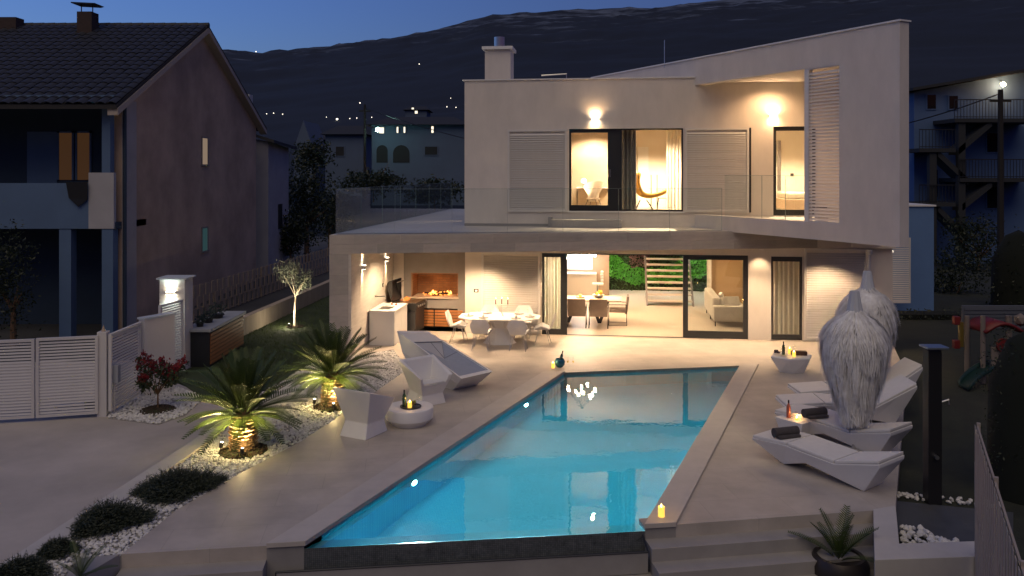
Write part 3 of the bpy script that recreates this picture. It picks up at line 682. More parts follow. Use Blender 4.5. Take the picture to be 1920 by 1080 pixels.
# staircase
STRM = mat('stair_tread_stone', (.62, .52, .42), .5, 0, .05, 3); STRG = mat('stair_stringer', (.20, .17, .155), .5)
st = thing('staircase', 'open staircase with pale treads and grey stringers inside the living room', 'stairs', hw(hu(1256, 5.9), 5.9), -HA)
wd = hu(1299, 5.9) - hu(1216, 5.9); tmesh = MB().box(-wd/2, wd/2, -.14, .16, -.05, 0).mesh('tread', STRM, bevel=.006)
for i in range(13): link('tread', tmesh, st, (0, .22*i, .19*(i+1)))
for sgn in (-1, 1):
    x = sgn*(wd/2 + .03)
    MB().hexa([(x-.03, -.22, 0), (x+.03, -.22, 0), (x+.03, .06, 0), (x-.03, .06, 0)], [(x-.03, -.22+3.0, 2.62), (x+.03, -.22+3.0, 2.62), (x+.03, .1+3.0, 2.62), (x-.03, .1+3.0, 2.62)]).build('stringer', STRG, st)
# dining table indoors
dt = thing('dining_table', 'long indoor dining table with dark V-shaped legs beyond the open sliding door', 'table', hw(hu(1103, 2.4), 2.35), -HA)
MB().box(-1.15, 1.05, -.5, .5, .71, .75).build('tabletop', mat('table_light_wood', (.62, .52, .42), .45, 0, .1, 6, stretch=(.5, 5, 5)), dt, bevel=.006)
for x in (-.62, .36):
    mb = MB()
    for sg in (-1, 1): mb.hexa([(x - .05, -.3, 0), (x + .05, -.3, 0), (x + .05, -.22, 0), (x - .05, -.22, 0)], [(x - .05 + sg*.26, -.3, .71), (x + .05 + sg*.26, -.3, .71), (x + .05 + sg*.26, -.22, .71), (x - .05 + sg*.26, -.22, .71)])
    mb.build('leg', DARKMETAL, dt)
def armchair_in(label, loc, rot, group='taupe dining chairs indoors'):
    c = thing('dining_chair', label, 'chair', loc, rot, group)
    MB().box(-.27, .27, -.27, .25, .40, .49).build('seat', FABG, c, bevel=.015)
    MB().hexa([(-.27, -.29, .36), (.27, -.29, .36), (.27, -.22, .36), (-.27, -.22, .36)], [(-.27, -.36, .9), (.27, -.36, .9), (.27, -.29, .9), (-.27, -.29, .9)]).build('backrest', FABG, c, bevel=.012)
    for sg in (-1, 1):
        x = sg*.285
        MB().tube([(x, -.28, .65), (x, -.28, .01), (x, .27, .01), (x, .27, .65), (x, -.28, .65)], .012, 6).build('leg_frame', BLACK, c)
    return c
armchair_in('taupe dining chair turned away, left of the two before the indoor table', hw(hu(1081, 1.2), 1.45), -HA)
armchair_in('taupe dining chair turned away, right of the two before the indoor table', hw(hu(1122, 1.2), 1.45), -HA)
armchair_in('taupe armchair in profile at the right end of the indoor table', hw(hu(1158, 1.8), 2.0), -HA + R(90))
fb = thing('fruit_bowl', 'bowl heaped with yellow fruit on the indoor dining table', 'bowl', hw(hu(1122, 2.4), 2.4, .75))
MB().lathe([(.06, 0), (.15, .05), (.19, .11), (.17, .11), (.12, .05)], 20).build('bowl', WHITE2, fb, smooth=True)
yel = mat('yellow_fruit', (.75, .42, .02), .45); rnd = random.Random(4); fm = MB().add([v*.055 for v in IV], IF).mesh('fruit', yel, True)
for i in range(9): link('fruit', fm, fb, (rnd.uniform(-.1, .1), rnd.uniform(-.1, .1), .12 + rnd.uniform(0, .09)))
cdl = thing('candle_tray', 'round glass candle dish on the indoor dining table', 'candle holder', hw(hu(1088, 2.4), 2.4, .75))
MB().lathe([(.13, 0), (.17, .03), (.16, .03), (.12, .012)], 20).build('dish', STEEL, cdl, smooth=True); MB().lathe([(.05, .012), (.05, .1), (.0, .1)], 14).build('candle', CANDLE, cdl)
# pendant with many bulbs
pn = thing('pendant_lamp', 'spider pendant lamp with thin black arms and bare bulbs over the dining table', 'lamp', hw(hu(1092, 2.4), 2.35, ZB))
bm_ = MB().add([v*.045 for v in IV], IF).mesh('bulb', BULB, True); rnd = random.Random(9)
MB().lathe([(.06, -.03), (.06, 0)], 12).build('canopy', BLACK, pn)
for i in range(9):
    t = i*.698 + .2; r = rnd.uniform(.25, .62); z = -rnd.uniform(.42, .72)
    MB().tube([(0, 0, -.03), (r*math.cos(t)*.5, r*math.sin(t)*.5, -.25), (r*math.cos(t), r*math.sin(t), z)], .006, 5).build('arm', BLACK, pn)
    link('bulb', bm_, pn, (r*math.cos(t), r*math.sin(t), z - .03))
lamp('pendant_light', 'POINT', hw(hu(1092, 2.4), 2.35, ZB - .5), 210, WARM2, rad=.04)
bs = thing('bar_stool', 'white slatted bar stool by the kitchen wall', 'stool', hw(hu(1121, 6.2), 6.2), -HA)
MB().box(-.2, .2, -.2, .2, .66, .72).build('seat', WHITE2, bs, bevel=.02); MB().lathe([(.22, 0), (.2, .02), (.03, .04), (.03, .66)], 16).build('pedestal', STEEL, bs)
for k in range(4): MB().box(.1, .2, -.18, .18, .78 + .1*k, .85 + .1*k).build('back_slat', WHITE2, bs, bevel=.02)
# sofa
sf = thing('sofa', 'beige sofa with pale cushions behind the right sliding glass panel', 'sofa', hw(hu(1372, 1.9), 1.9), -HA)
MB().box(-.55, 1.6, .0, .22, .16, .64).build('arm', SOFAF, sf, bevel=.05); MB().box(-.55, -.3, .22, 1.4, .18, .86).build('backrest', SOFAF, sf, bevel=.06)
MB().box(-.55, -.3, 1.42, 2.6, .18, .86).build('backrest', SOFAF, sf, bevel=.06); MB().box(-.3, .6, .22, 2.6, .18, .44).build('seat', SOFAF, sf, bevel=.05)
for x, y in ((-.48, .08), (-.48, 1.38), (-.48, 2.5), (1.5, .08)): MB().tube([(x, y, 0), (x, y, .18)], .016, 6).build('leg', BLACK, sf)
pm = MB().box(-.24, .24, -.07, .07, -.2, .2).mesh('cushion', mat('pale_cushion', (.7, .64, .56), .9, 0, .05, 6), bevel=.05)
for x, y, rz in ((-.12, .6, 60), (.12, .75, 20), (-.1, 1.5, 80)): link('cushion', pm, sf, (x, y, .64), (R(-18), 0, R(rz)))
# recessed downlights: ring and lens, one spot each
DLM = MB().lathe([(.05, -.004), (.06, -.008), (.06, 0)], 14).mesh('trim_ring', WHITE2); DLL = MB().lathe([(.0, -.003), (.046, -.004)], 14, caps=False).mesh('lens', emit_mat('downlight_lens', (1, .86, .66), 25))
def downlight(loc, energy, size, label, group, color=WARM2, blend=.6, rad=.04):
    d = thing('recessed_downlight', label, 'lamp', loc, 0, group)
    link('trim_ring', DLM, d); link('lens', DLL, d)
    lamp('downlight_beam', 'SPOT', loc + Vector((0, 0, -.03)), energy, color, None, rad, size, blend, rot=(0, 0, 0))
for k, px in enumerate((905, 1043, 1178, 1314, 1428)):
    downlight(hw(hu(px, -1.0), -1.0, ZB), 125, 112, 'round downlight in the balcony soffit over the terrace, %s from the left' % ['first', 'second', 'third', 'fourth', 'fifth'][k], 'soffit downlights', rad=.05)
downlight(hw(hu(1428, -.35), -.3, ZB), 30, 95, 'downlight close to the wall between sliding door and narrow window', 'soffit downlights')
downlight(hw(-3.5, -1.5, ZB), 220, 145, 'added unseen downlight in the soffit above the sink and grill corner', 'soffit downlights')  # added lamp, unseen, to brighten the side wall and grill corner
downlight(hw(-2.0, -1.2, ZB), 120, 130, 'added unseen downlight in the soffit before the outdoor fireplace', 'soffit downlights')  # added lamp, unseen, to lift the dark fireplace wall
downlight(hw(hu(1560, -.8), -.8, ZB), 120, 120, 'downlight over the far right louvred shutter', 'soffit downlights')
for k, (px, w, e) in enumerate(((1075, 1.2, 60), (1175, 1.3, 60), (1175, 3.6, 70), (1172, 6.0, 70), (1100, 4.6, 60), (1350, 1.5, 50), (1372, 4.2, 60), (1262, 4.5, 60), (1100, 6.8, 45))):
    downlight(hw(hu(px, w), w, ZB), e*1.55, 138, 'ceiling downlight inside the living room, number %s towards the back' % ['one', 'two', 'three', 'four', 'five', 'six', 'seven', 'eight', 'nine'][k], 'living room downlights', rad=.06)
for k, px in enumerate((1160, 1240, 1310)):
    downlight(hw(hu(px, 8.3), 8.3, ZB), 190, 110, '%s grow light shining on the green wall' % ['left', 'middle', 'right'][k], 'green wall lights', (1, .95, .8))
# upstairs rooms
x0, x1, x2 = us(1067) - .6, us(1304), us(1430)
part('partition', MB().box(x0, x0 + .1, UW + .3, 5, UF, CEIL), CREAM); part('partition', MB().box(x1, x1 + .1, UW + .3, 5, UF, CEIL), CREAM); part('partition', MB().box(x2, x2 + .1, UW + .3, 5, UF, CEIL), CREAM)
sm = hu(1158, 3.2)
part('room_wall', MB().box(x0 + .1, sm, 3.4, 3.5, UF, CEIL), mat('desk_wall_plaster', (.42, .34, .275), .85, 0, .1, 2, .1, 30))
part('room_wall', MB().box(sm, x1, 4.6, 4.7, UF, CEIL), CREAM); part('room_wall', MB().box(sm - .1, sm, 3.5, 4.6, UF, CEIL), CREAM)
part('inner_door', MB().box(hu(1196, 4.5), hu(1216, 4.5), 4.55, 4.6, UF, UF + 2.1), WHITE2)
part('room_wall', MB().box(x2, 9.3, 4.6, 4.7, UF, CEIL), CREAM)
part('wall_mirror', MB().box(hu(1459, 4.4), hu(1466, 4.4), 4.55, 4.6, UF + .6, UF + 2.3), mat('mirror_glass', (.5, .5, .55), .05, 1))
part('light_switch', MB().box(hu(1483, 4.5), hu(1489, 4.5), 4.575, 4.6, UF + 1.1, UF + 1.2), BLACK)
dk = thing('desk', 'narrow pale desk with dark frame against the plaster wall upstairs', 'desk', hw(hu(1110, 2.9), 3.1, UF), -HA)
MB().box(-.5, .62, -.25, .25, .72, .75).build('desktop', WHITE2, dk); MB().tube([(-.48, -.23, .72), (-.48, -.23, .02), (.6, -.23, .02), (.6, -.23, .72)], .012, 5).build('frame', BLACK, dk)
MB().box(-.46, .58, .2, .22, .03, .72).build('back_panel', TAN, dk)
tl = thing('table_lamp', 'small globe lamp with glass foot on the desk upstairs', 'lamp', hw(hu(1094, 2.9), 3.1, UF + .75))
MB().lathe([(.05, 0), (.02, .02), (.02, .12)], 12).build('foot', STEEL, tl); MB().lathe([(.0, .12), (.08, .15), (.09, .21), (.06, .27), (0, .28)], 16).build('lamp_shade', emit_mat('globe_lamp', (1, .85, .7), 2.2), tl, smooth=True)
ec = thing('shell_chair', 'pale round shell chair with thin legs before the desk upstairs', 'chair', hw(hu(1112, 1.9), 2.2, UF), -HA + R(160))
mb = MB(); vs = []; n = 14
for j in range(6):
    for i in range(n + 1):
        t = -2.2 + 4.4*i/n; r = .14 + .17*j/5; z = .40 + (.12 if j else 0) + .44*(j/5)**1.4*(0.45 + .55*math.cos(t/2)**2) - .1*(j == 0)
        vs.append((math.sin(t)*r*1.05, -math.cos(t)*r, z))
mb.add(vs, [(j*(n+1)+i, j*(n+1)+i+1, (j+1)*(n+1)+i+1, (j+1)*(n+1)+i) for j in range(5) for i in range(n)]); mb.lathe([(.0, .42), (.22, .42), (.2, .38)], 16)
mb.build('shell', mat('pale_leather', (.62, .52, .44), .5), ec, smooth=True)
for x, y in ((-1, -1), (1, -1), (1, 1), (-1, 1)): MB().tube([(x*.12, y*.12, .4), (x*.25, y*.25, 0)], .009, 5).build('leg', BLACK, ec)
# mustard lounge chair in profile
EGG = mat('mustard_wool', (.58, .30, .06), .85, 0, .08, 8, .25, 200)
eg = thing('lounge_chair', 'mustard yellow curved lounge chair beside the grey drape upstairs', 'armchair', hw(hu(1205, 1.8), 1.7, UF), -HA); eg.scale = (1.25, 1.25, 1.15)
def sweep(pr, hws, m, name, parent, th=.05):
    mb = MB(); vs = []; k = 5
    for (x, z), h in zip(pr, hws):
        for j in range(-k, k+1): y = h*j/k; vs.append((x + .10*abs(j/k)**2.2, y, z + .05*abs(j/k)**2))
    n = 2*k + 1
    mb.add(vs, [(i*n+j, i*n+j+1, (i+1)*n+j+1, (i+1)*n+j) for i in range(len(pr)-1) for j in range(n-1)])
    o = mb.build(name, m, parent, smooth=True); md = o.modifiers.new('s', 'SOLIDIFY'); md.thickness = th; o.modifiers.new('b', 'SUBSURF').levels = 1; return o
sweep([(-.18, 1.06), (-.22, .95), (-.24, .8), (-.21, .62), (-.13, .46), (.0, .38), (.22, .37), (.42, .44), (.56, .54)], [.20, .32, .36, .34, .30, .30, .32, .30, .22], EGG, 'shell', eg, .09)
for x, y in ((-.2, -.25), (.3, -.22), (-.2, .25), (.3, .22)): MB().tube([(x*.3, y*.5, .34), (x, y, 0)], .011, 5).build('leg', BLACK, eg)
ft_ = thing('foot_stool', 'small dark wire-legged side table to the right of the mustard lounge chair', 'table', hw(hu(1243, 1.9), 2.1, UF), -HA)
MB().box(-.14, .14, -.14, .14, .42, .44).build('tabletop', BLACK, ft_)
for x, y in ((-1, -1), (1, -1), (1, 1), (-1, 1)): MB().tube([(x*.12, y*.12, .42), (x*.18, y*.18, 0)], .008, 5).build('leg', BLACK, ft_)
for px, lb in ((1221, 'left'), (1232, 'right')):
    pl = thing('floor_pole', '%s thin black floor pole behind the lounge chair upstairs' % lb, 'pole', hw(hu(px, 3.6), 3.6, UF))
    MB().lathe([(.09, 0), (.09, .015), (.014, .02), (.014, 1.15)], 10).build('pole', BLACK, pl)
bd = thing('bed', 'low bed with cream mattress in the bedroom behind the loggia door', 'bed', hw(hu(1500, 3), 3.2, UF), -HA)
MB().box(-.55, 1.4, -.8, 1.0, .08, .4).build('bed_base', TAN, bd, bevel=.02); MB().box(-.5, 1.4, -.75, 1.0, .4, .6).build('mattress', mat('bed_linen', (.75, .68, .58), .9, 0, .03, 5), bd, bevel=.05)
ws = thing('waste_bin', 'small white bin on the loggia floor beside the louvre screen', 'bin', lw and (F0 + FD*(ft(1500)) + FN*-.75 + Vector((0, 0, 3.47))), 0)
MB().hexa([(-.12, -.12, 0), (.12, -.12, 0), (.12, .12, 0), (-.12, .12, 0)], [(-.15, -.15, .36), (.15, -.15, .36), (.15, .15, .36), (-.15, .15, .36)]).build('bin_body', WHITE2, ws, bevel=.01); MB().box(-.1, .1, -.1, .1, .362, .39).build('lid', BLACK, ws)
for k, (px, w, e) in enumerate(((1112, 2.6, 380), (1235, 2.4, 1200))):
    downlight(hw(hu(px, w), w, CEIL), e, 140, ['ceiling downlight over the desk upstairs', 'ceiling downlight over the lounge chair upstairs'][k], 'upstairs downlights', rad=.03)
downlight(hw(hu(1490, 2.5), 2.3, CEIL), 800, 140, 'ceiling downlight in the bedroom behind the loggia', 'upstairs downlights', rad=.03)
downlight(hw(uL + 1.6, 4, CEIL), 90, 150, 'ceiling downlight in the room behind the side louvres', 'upstairs downlights', rad=.03)
for k, px in enumerate((1380, 1490)):
    q = F0 + FD*ft(px) + FN*-1.3; downlight(Vector((q.x, q.y, ZH + .06)), 110, 150, ['added unseen downlight in the narrow end of the loggia', 'added unseen downlight in the wide end of the loggia'][k], 'added loggia downlights', WARM, .8, .08)  # added lamps hidden above the header, for a warm wash in the loggia
# up-and-down wall lamps
def sconce(pos, nrm, up, down, label, group, size=95, w=.24, h=.045, color=WARM):
    n = Vector(nrm).normalized(); ang = math.atan2(n.y, n.x) + math.pi/2
    d = thing('wall_lamp', label, 'lamp', pos, ang, group)
    MB().box(-w/2, w/2, -.11, 0, -h/2, h/2).build('lamp_body', WHITE2, d, bevel=.005)
    e = emit_mat('sconce_diffuser', (1, .85, .62), 18)
    MB().box(-w/2 + .015, w/2 - .015, -.095, -.015, h/2, h/2 + .003).build('diffuser', e, d); MB().box(-w/2 + .015, w/2 - .015, -.095, -.015, -h/2 - .003, -h/2).build('diffuser', e, d)
    for z, en, a in ((h/2 + .03, up, Vector((-n.x*.3, -n.y*.3, 1))), (-h/2 - .03, down, Vector((-n.x*.3, -n.y*.3, -1)))):
        if en: lamp('lamp_beam', 'SPOT', pos + n*.06 + Vector((0, 0, z)), en, color, None, .03, size, .9, aim=a)
fn = -HV_
sconce(hw(us(1116), UW, uz(1116, 224)), fn, 17, 10, 'rectangular up-down wall lamp above the upstairs balcony door', 'villa wall lamps', 150)
sconce(hw(us(1450), UW, uz(1450, 218)), fn, 20, 14, 'rectangular up-down wall lamp inside the loggia above the bedroom door', 'villa wall lamps', 160)
sx = HU_
for k, (px, py) in enumerate(((679, 501), (723, 486))):
    # on the inner face of the left pier
    kx = (px - 960)/FPX; s = -4.6
    w_ = (HO.x + HU_.x*s - kx*(HO.y + HU_.y*s))/(kx*HV_.y - HV_.x)
    q = hw(s, w_); q.z = CAM_H - (py - HOR)*q.y/FPX
    sconce(q, HU_, 40, 60, ['narrow up-down wall lamp on the stone side wall, nearer the pool', 'narrow up-down wall lamp on the stone side wall, nearer the grill'][k], 'grill corner wall lamps', 42, .09, .1)
sconce(lp.location + Vector((-.5, -1.2, 1.9)), (1, 0, 0), 12, 12, 'added wall lamp giving the louvred screen its warm light', 'villa wall lamps', 150)  # added source for the warm light on the screen; no lamp seen here
# ------------------------------------------------------------------ grill corner
fpw = .62                                  # depth of the chimney breast's face in the house frame
fs0, fs1 = hu(757, fpw), hu(874, fpw)
FPc = thing('outdoor_fireplace', 'grey plastered outdoor fireplace with a burning fire above slatted wooden log doors', 'fireplace', hw((fs0 + fs1)/2, fpw), -HA)
h = (fs1 - fs0)/2
def fz(py, px=815): return hz(px, py, fpw)
ox0, ox1 = hu(772, fpw) - (fs0 + fs1)/2, hu(858, fpw) - (fs0 + fs1)/2; oz0, oz1 = fz(557), fz(513)
lz0_, lz1_ = .06, fz(580)
mb = MB()
mb.box(-h, ox0, 0, .8, 0, ZB).box(ox1, h, 0, .8, 0, ZB).box(ox0, ox1, 0, .8, oz1, ZB).box(ox0, ox1, 0, .8, lz1_ + .03, oz0)
mb.build('chimney_breast', GREYP, FPc)
BRK = brick_mat('firebox_brick', (.33, .17, .08), (.27, .13, .06), (.2, .13, .09), .22, .07, .008, .8, .35, 'XZ', .3)
MB().box(ox0, ox1, .7, .79, oz0, oz1).build('firebox_back', BRK, FPc); MB().box(ox0, ox0 + .02, .05, .7, oz0, oz1).box(ox1 - .02, ox1, .05, .7, oz0, oz1).build('firebox_side', BRK, FPc)
MB().box(ox0 - .03, ox1 + .03, -.05, .7, oz0 - .045, oz0 + .004).build('hearth', mat('hearth_stone', (.55, .42, .32), .6, 0, .1, 5), FPc, bevel=.006)
MB().box(ox0 - .02, ox0 + .003, -.012, .02, oz0, oz1).box(ox1 - .003, ox1 + .02, -.012, .02, oz0, oz1).box(ox0 - .02, ox1 + .02, -.012, .02, oz1 - .003, oz1 + .02).build('opening_trim', mat('rust_steel', (.35, .2, .12), .5, .6), FPc)
xd = [-h + .1, hu(814, fpw) - (fs0 + fs1)/2, hu(869, fpw) - (fs0 + fs1)/2]
MB().box(-h, h, .10, .12, 0, lz1_ + .03).build('log_store', BLACK, FPc)
for a, b in zip(xd, xd[1:]):
    nsl = 6; hh = (lz1_ - lz0_)/nsl
    dm = MB().box(a + .02, b - .02, .0, .035, 0, hh - .022).mesh('wood_slat', WOOD, bevel=.004)
    for k in range(nsl): link('wood_slat', dm, FPc, (0, -.01, lz0_ + hh*k))
# the fire
fi = thing('log_fire', 'low burning log fire with glowing embers in the outdoor fireplace', 'fire', hw(hu(814, fpw) + .05, fpw + .38, oz0 + .006), -HA)
rnd = random.Random(3); EMB = emit_mat('ember', (1, .32, .06), 2.0); LOG = mat('charred_log', (.03, .02, .015), .9, 0, .3, 20, .4, 60)
for k in range(6):
    t = rnd.uniform(-.6, .6); x = rnd.uniform(-.25, .25); MB().tube([(x - .2*math.cos(t), -.15 + .05*k - .12*math.sin(t), .03 + .02*(k % 3)), (x + .2*math.cos(t), -.15 + .05*k + .12*math.sin(t), .05 + .03*(k % 2))], .035, 7).build('log', LOG, fi)
mb = MB()
for k in range(90):
    p = Vector((rnd.gauss(0, .2), rnd.gauss(-.05, .1), .03 + abs(rnd.gauss(0, .04)))); mb.add([v*rnd.uniform(.01, .025) + p for v in IV], IF)
mb.build('embers', EMB, fi)['kind'] = 'stuff'
FLM = emit_mat('fire_flame', (1, .42, .08), 3.5)
for k in range(9):
    x, y, hh = rnd.gauss(0, .2), rnd.gauss(-.05, .08), rnd.uniform(.05, .15)
    MB().tube([(x, y, .03), (x + rnd.uniform(-.02, .02), y, .03 + hh*.4), (x + rnd.uniform(-.03, .03), y, .03 + hh*.75), (x + rnd.uniform(-.03, .03), y, .03 + hh)], [.022, .028, .014, .002], 6).build('flame', FLM, fi, smooth=True)
lamp('fire_glow', 'POINT', fi.location + Vector((0, -.15, .14)), 2.2, (1, .42, .12), rad=.12)

# sink counter
cs0, cs1, cw0, cw1 = -4.57, -3.83, -2.05, -.62
kc = thing('sink_counter', 'white outdoor kitchen counter with an inset sink beside the stone wall', 'counter', hw((cs0 + cs1)/2, (cw0 + cw1)/2), -HA)
a, b = (cs1 - cs0)/2, (cw1 - cw0)/2; ctz = .95
MB().box(-a + .02, a - .02, -b + .02, b - .02, 0, ctz - .04).build('cabinet', WHITE2, kc, bevel=.004)
mb = MB(); sx0, sx1, sy0, sy1 = -.2, .16, -b + .28, -b + .78
mb.box(-a, sx0, -b, b, ctz - .038, ctz).box(sx1, a, -b, b, ctz - .038, ctz).box(sx0, sx1, -b, sy0, ctz - .038, ctz).box(sx0, sx1, sy1, b, ctz - .038, ctz)
mb.build('worktop', WHITE2, kc)
MB().add([(sx0, sy0, ctz - .01), (sx1, sy0, ctz - .01), (sx1, sy1, ctz - .01), (sx0, sy1, ctz - .01), (sx0 + .02, sy0 + .02, ctz - .035), (sx1 - .02, sy0 + .02, ctz - .035), (sx1 - .02, sy1 - .02, ctz - .035), (sx0 + .02, sy1 - .02, ctz - .035)], [(0,1,5,4),(1,2,6,5),(2,3,7,6),(3,0,4,7),(4,5,6,7)]).build('sink', STEEL, kc)
for k in range(2): MB().box(a - .019, a - .016, -b + .06 + .68*k, -b + .70 + .68*k, .08, ctz - .07).build('cabinet_door', WHITE2, kc)
tp = thing('wall_tap', 'steel tap projecting from the stone wall over the sink', 'tap', hw(-4.6, -1.3, 1.22), -HA)
MB().tube([(0, 0, 0), (.22, 0, .02), (.3, 0, .0), (.31, 0, -.04)], .012, 8).build('spout', STEEL, tp, smooth=True); MB().tube([(.02, -.08, .03), (.02, .08, .03)], .014, 8).build('valve', STEEL, tp)
so = thing('wall_socket', 'small dark wall socket above the sink counter', 'socket', hw(-4.598, -.55, 1.45), -HA)
MB().box(0, .012, -.05, .05, -.05, .05).build('cover', BLACK, so, bevel=.004); MB().box(.012, .014, -.025, .025, -.025, .025).build('insert', WHITE2, so)
sw = thing('light_switch', 'square dark-framed light switch on the white wall right of the fireplace', 'switch', hw(hu(893, 0), -.001, hz(893, 545)), -HA)
MB().box(-.07, .07, -.012, 0, -.05, .05).build('frame', BLACK, sw, bevel=.003); MB().box(-.035, .035, -.015, -.012, -.026, .026).build('rocker', WHITE2, sw)
# grill with its lid up
gr = thing('gas_grill', 'black gas grill with its rounded lid standing open', 'grill', hw(-4.02, -.06), -HA + R(84))
MB().box(-.38, .38, -.42, .36, .08, .72).build('cart', DARKMETAL, gr, bevel=.01)
MB().box(-.42, .42, -.46, .38, .72, .92).build('firebox', BLACK, gr, bevel=.02)
mb = MB()
for k in range(14): mb.box(-.36, .36, -.40 + .05*k, -.385 + .05*k, .921, .93)
mb.build('grate', STEEL, gr)
mb = MB(); vs = []; n = 10
for i in range(n + 1):
    t = R(95)*i/n; y, z = .36 - .02 - .36*(1 - math.cos(t))*-.15, 0
    r = .62; yy = .30 + .16*math.sin(t*1.9)*1.0; zz = .95 + r*math.sin(t)*.98
    vs += [(-.38, yy, zz), (.38, yy, zz)]
mb.add(vs, [(2*i, 2*i+1, 2*i+3, 2*i+2) for i in range(n)])
for sg in (0, 1): mb.add([vs[2*i + sg] for i in range(n + 1)], [tuple(range(n + 1))])
lid = mb.build('lid', mat('lid_enamel', (.02, .02, .022), .3, spec=.6), gr, smooth=True); MB().tube([(-.3, .18, 1.5), (.3, .18, 1.5)], .014, 8).build('handle', STEEL, lid)
for k in range(4): MB().lathe([(.03, 0), (.028, .03), (0, .032)], 12).build('knob', STEEL, gr, loc=(-.26 + .17*k, -.46, .82), rot=(R(90), 0, 0))
MB().box(.42, .62, -.42, .3, .86, .9).build('side_shelf', STEEL, gr)
gt = thing('burning_charcoal', 'orange glowing bed of fire on the open grill', 'fire', gr.location + Vector((-.12, 0, .93)))
mb = MB()
for k in range(18): mb.add([v*rnd.uniform(.012, .03) + Vector((rnd.gauss(.12, .05), rnd.gauss(0, .05), rnd.uniform(.01, .10))) for v in IV], IF)
mb.build('embers', emit_mat('grill_ember', (1, .28, .05), .7), gt)['kind'] = 'stuff'
# glassware
def lathe_thing(name, label, cat, loc, parts, group=None):
    t = thing(name, label, cat, loc, 0, group)
    for nm, prof, m in parts: MB().lathe(prof, 16, caps=True).build(nm, m, t, smooth=True)
    return t
GOB = [(.034, 0), (.034, .004), (.004, .01), (.004, .09), (.03, .12), (.038, .16), (.03, .21)]
FLU = [(.03, 0), (.03, .004), (.004, .01), (.004, .08), (.022, .11), (.026, .18), (.022, .23)]
BOT = [(.037, 0), (.038, .01), (.038, .18), (.03, .215), (.014, .245), (.013, .31)]
RW = mat('red_wine', (.2, .02, .02), .1); WWN = mat('white_wine', (.8, .62, .2), .1, alpha=.8)
def wineglass(label, loc, wine=None, prof=GOB, group=None):
    ps = [('glass_bowl', prof, WINEGL)]
    if wine: ps.append(('wine', [(.004, prof[3][1] + .004), (prof[4][0]*.9, prof[4][1]), (prof[4][0]*.95, prof[4][1] + .025)], wine))
    return lathe_thing('wine_glass', label, 'glass', loc, ps, group)
def bottle(label, loc, m=GREENGL, lab=None, prof=BOT):
    ps = [('bottle_body', prof, m), ('capsule', [(.0145, .262), (.0145, .312), (0, .313)], mat('foil_capsule', (.03, .02, .02), .4))]
    if lab: ps.append(('paper_label', [(.0388, .06), (.0388, .14)], lab))
    return lathe_thing('bottle', label, 'bottle', loc, ps)
wineglass('rosé filled wine glass on the sink counter by the grill', hw(-3.95, -.95, ctz), mat('rose_wine', (.85, .35, .22), .1, alpha=.85))
wineglass('empty wine glass on the sink counter behind the sink', hw(-4.25, -.85, ctz))
for k, lb in enumerate(('left', 'right')):
    q = thing('tomato', '%s of the two small tomatoes on the sink counter' % lb, 'food', hw(-4.2 + .13*k, -1.0 - .03*k, ctz + .028)); MB().add([v*.028 for v in IV], IF).build('tomato_body', mat('tomato_red', (.5, .05, .02), .3), q, smooth=True)

# ------------------------------------------------------------------ dining set on the terrace
DT = thing('patio_table', 'white faceted patio table laid for six under the balcony', 'table', gp(937, 643), -HA)
poly = [(-1.12, -.28), (-.75, -.62), (.75, -.62), (1.12, -.28), (1.12, .28), (.75, .62), (-.75, .62), (-1.12, .28)]
MB().prism(poly, .715, .745).build('tabletop', PLASTIC, DT, bevel=.005)
mb = MB(); rings = []
for r, z in ((.42, 0), (.36, .06), (.16, .42), (.30, .715)):
    rings.append([(r*math.cos(k*math.pi/3 + (.26 if z < .3 else 0))*1.15, r*math.sin(k*math.pi/3 + (.26 if z < .3 else 0))*.8, z) for k in range(6)])
mb.add(sum(rings, []), [(i*6+k, i*6+(k+1) % 6, (i+1)*6+(k+1) % 6, (i+1)*6+k) for i in range(3) for k in range(6)]); mb.build('pedestal', PLASTIC, DT)
def patio_chair(label, loc, rot):
    c = thing('patio_chair', label, 'chair', loc, rot, 'white faceted patio chairs')
    # faceted shell: seat facets and six-sided back, thickened
    v = [(-.2, -.2, .47), (.2, -.2, .47), (.27, .02, .56), (.24, .22, .47), (-.24, .22, .47), (-.27, .02, .56), (0, 0, .43),          # seat rim 0-5, centre 6
         (-.2, -.2, .47), (.2, -.2, .47), (.27, -.27, .68), (.17, -.33, .86), (-.17, -.33, .86), (-.27, -.27, .68), (0, -.31, .66)]
    f = [(0,1,6),(1,2,6),(2,3,6),(3,4,6),(4,5,6),(5,0,6),(7,13,8),(8,13,9),(9,13,10),(10,13,11),(11,13,12),(12,13,7)]
    o = MB().add(v[:7], f[:6]).build('seat', PLASTIC, c); o.modifiers.new('s', 'SOLIDIFY').thickness = .03
    o = MB().add(v[7:], [tuple(i - 7 for i in t) for t in f[6:]]).build('backrest', PLASTIC, c); o.modifiers.new('s', 'SOLIDIFY').thickness = .03
    for x, y in ((-1, -1), (1, -1), (1, 1), (-1, 1)):
        MB().tube([(x*.1, y*.1, .44), (x*.22, y*.22, 0)], .008, 5).tube([(x*.18, y*.1, .44), (x*.22, y*.22, 0)], .008, 5).build('leg', STEEL, c)
    return c
dc = DT.location
def dpos(s, w): return dc + HU_*s + HV_*w
for s, w, r, lb in ((-1.15, 0, -90, 'white patio chair at the left end of the laid table'), (1.2, -.05, 90, 'white patio chair at the right end of the laid table'),
                    (-.38, -.85, 0, 'white patio chair turned away, left of the two in front of the laid table'), (.62, -.85, 0, 'white patio chair turned away, right of the two in front of the laid table'),
                    (-.45, .88, 180, 'white patio chair behind the laid table, on the left'), (.55, .88, 180, 'white patio chair behind the laid table, on the right')):
    patio_chair(lb, dpos(s, w), -HA + R(r))
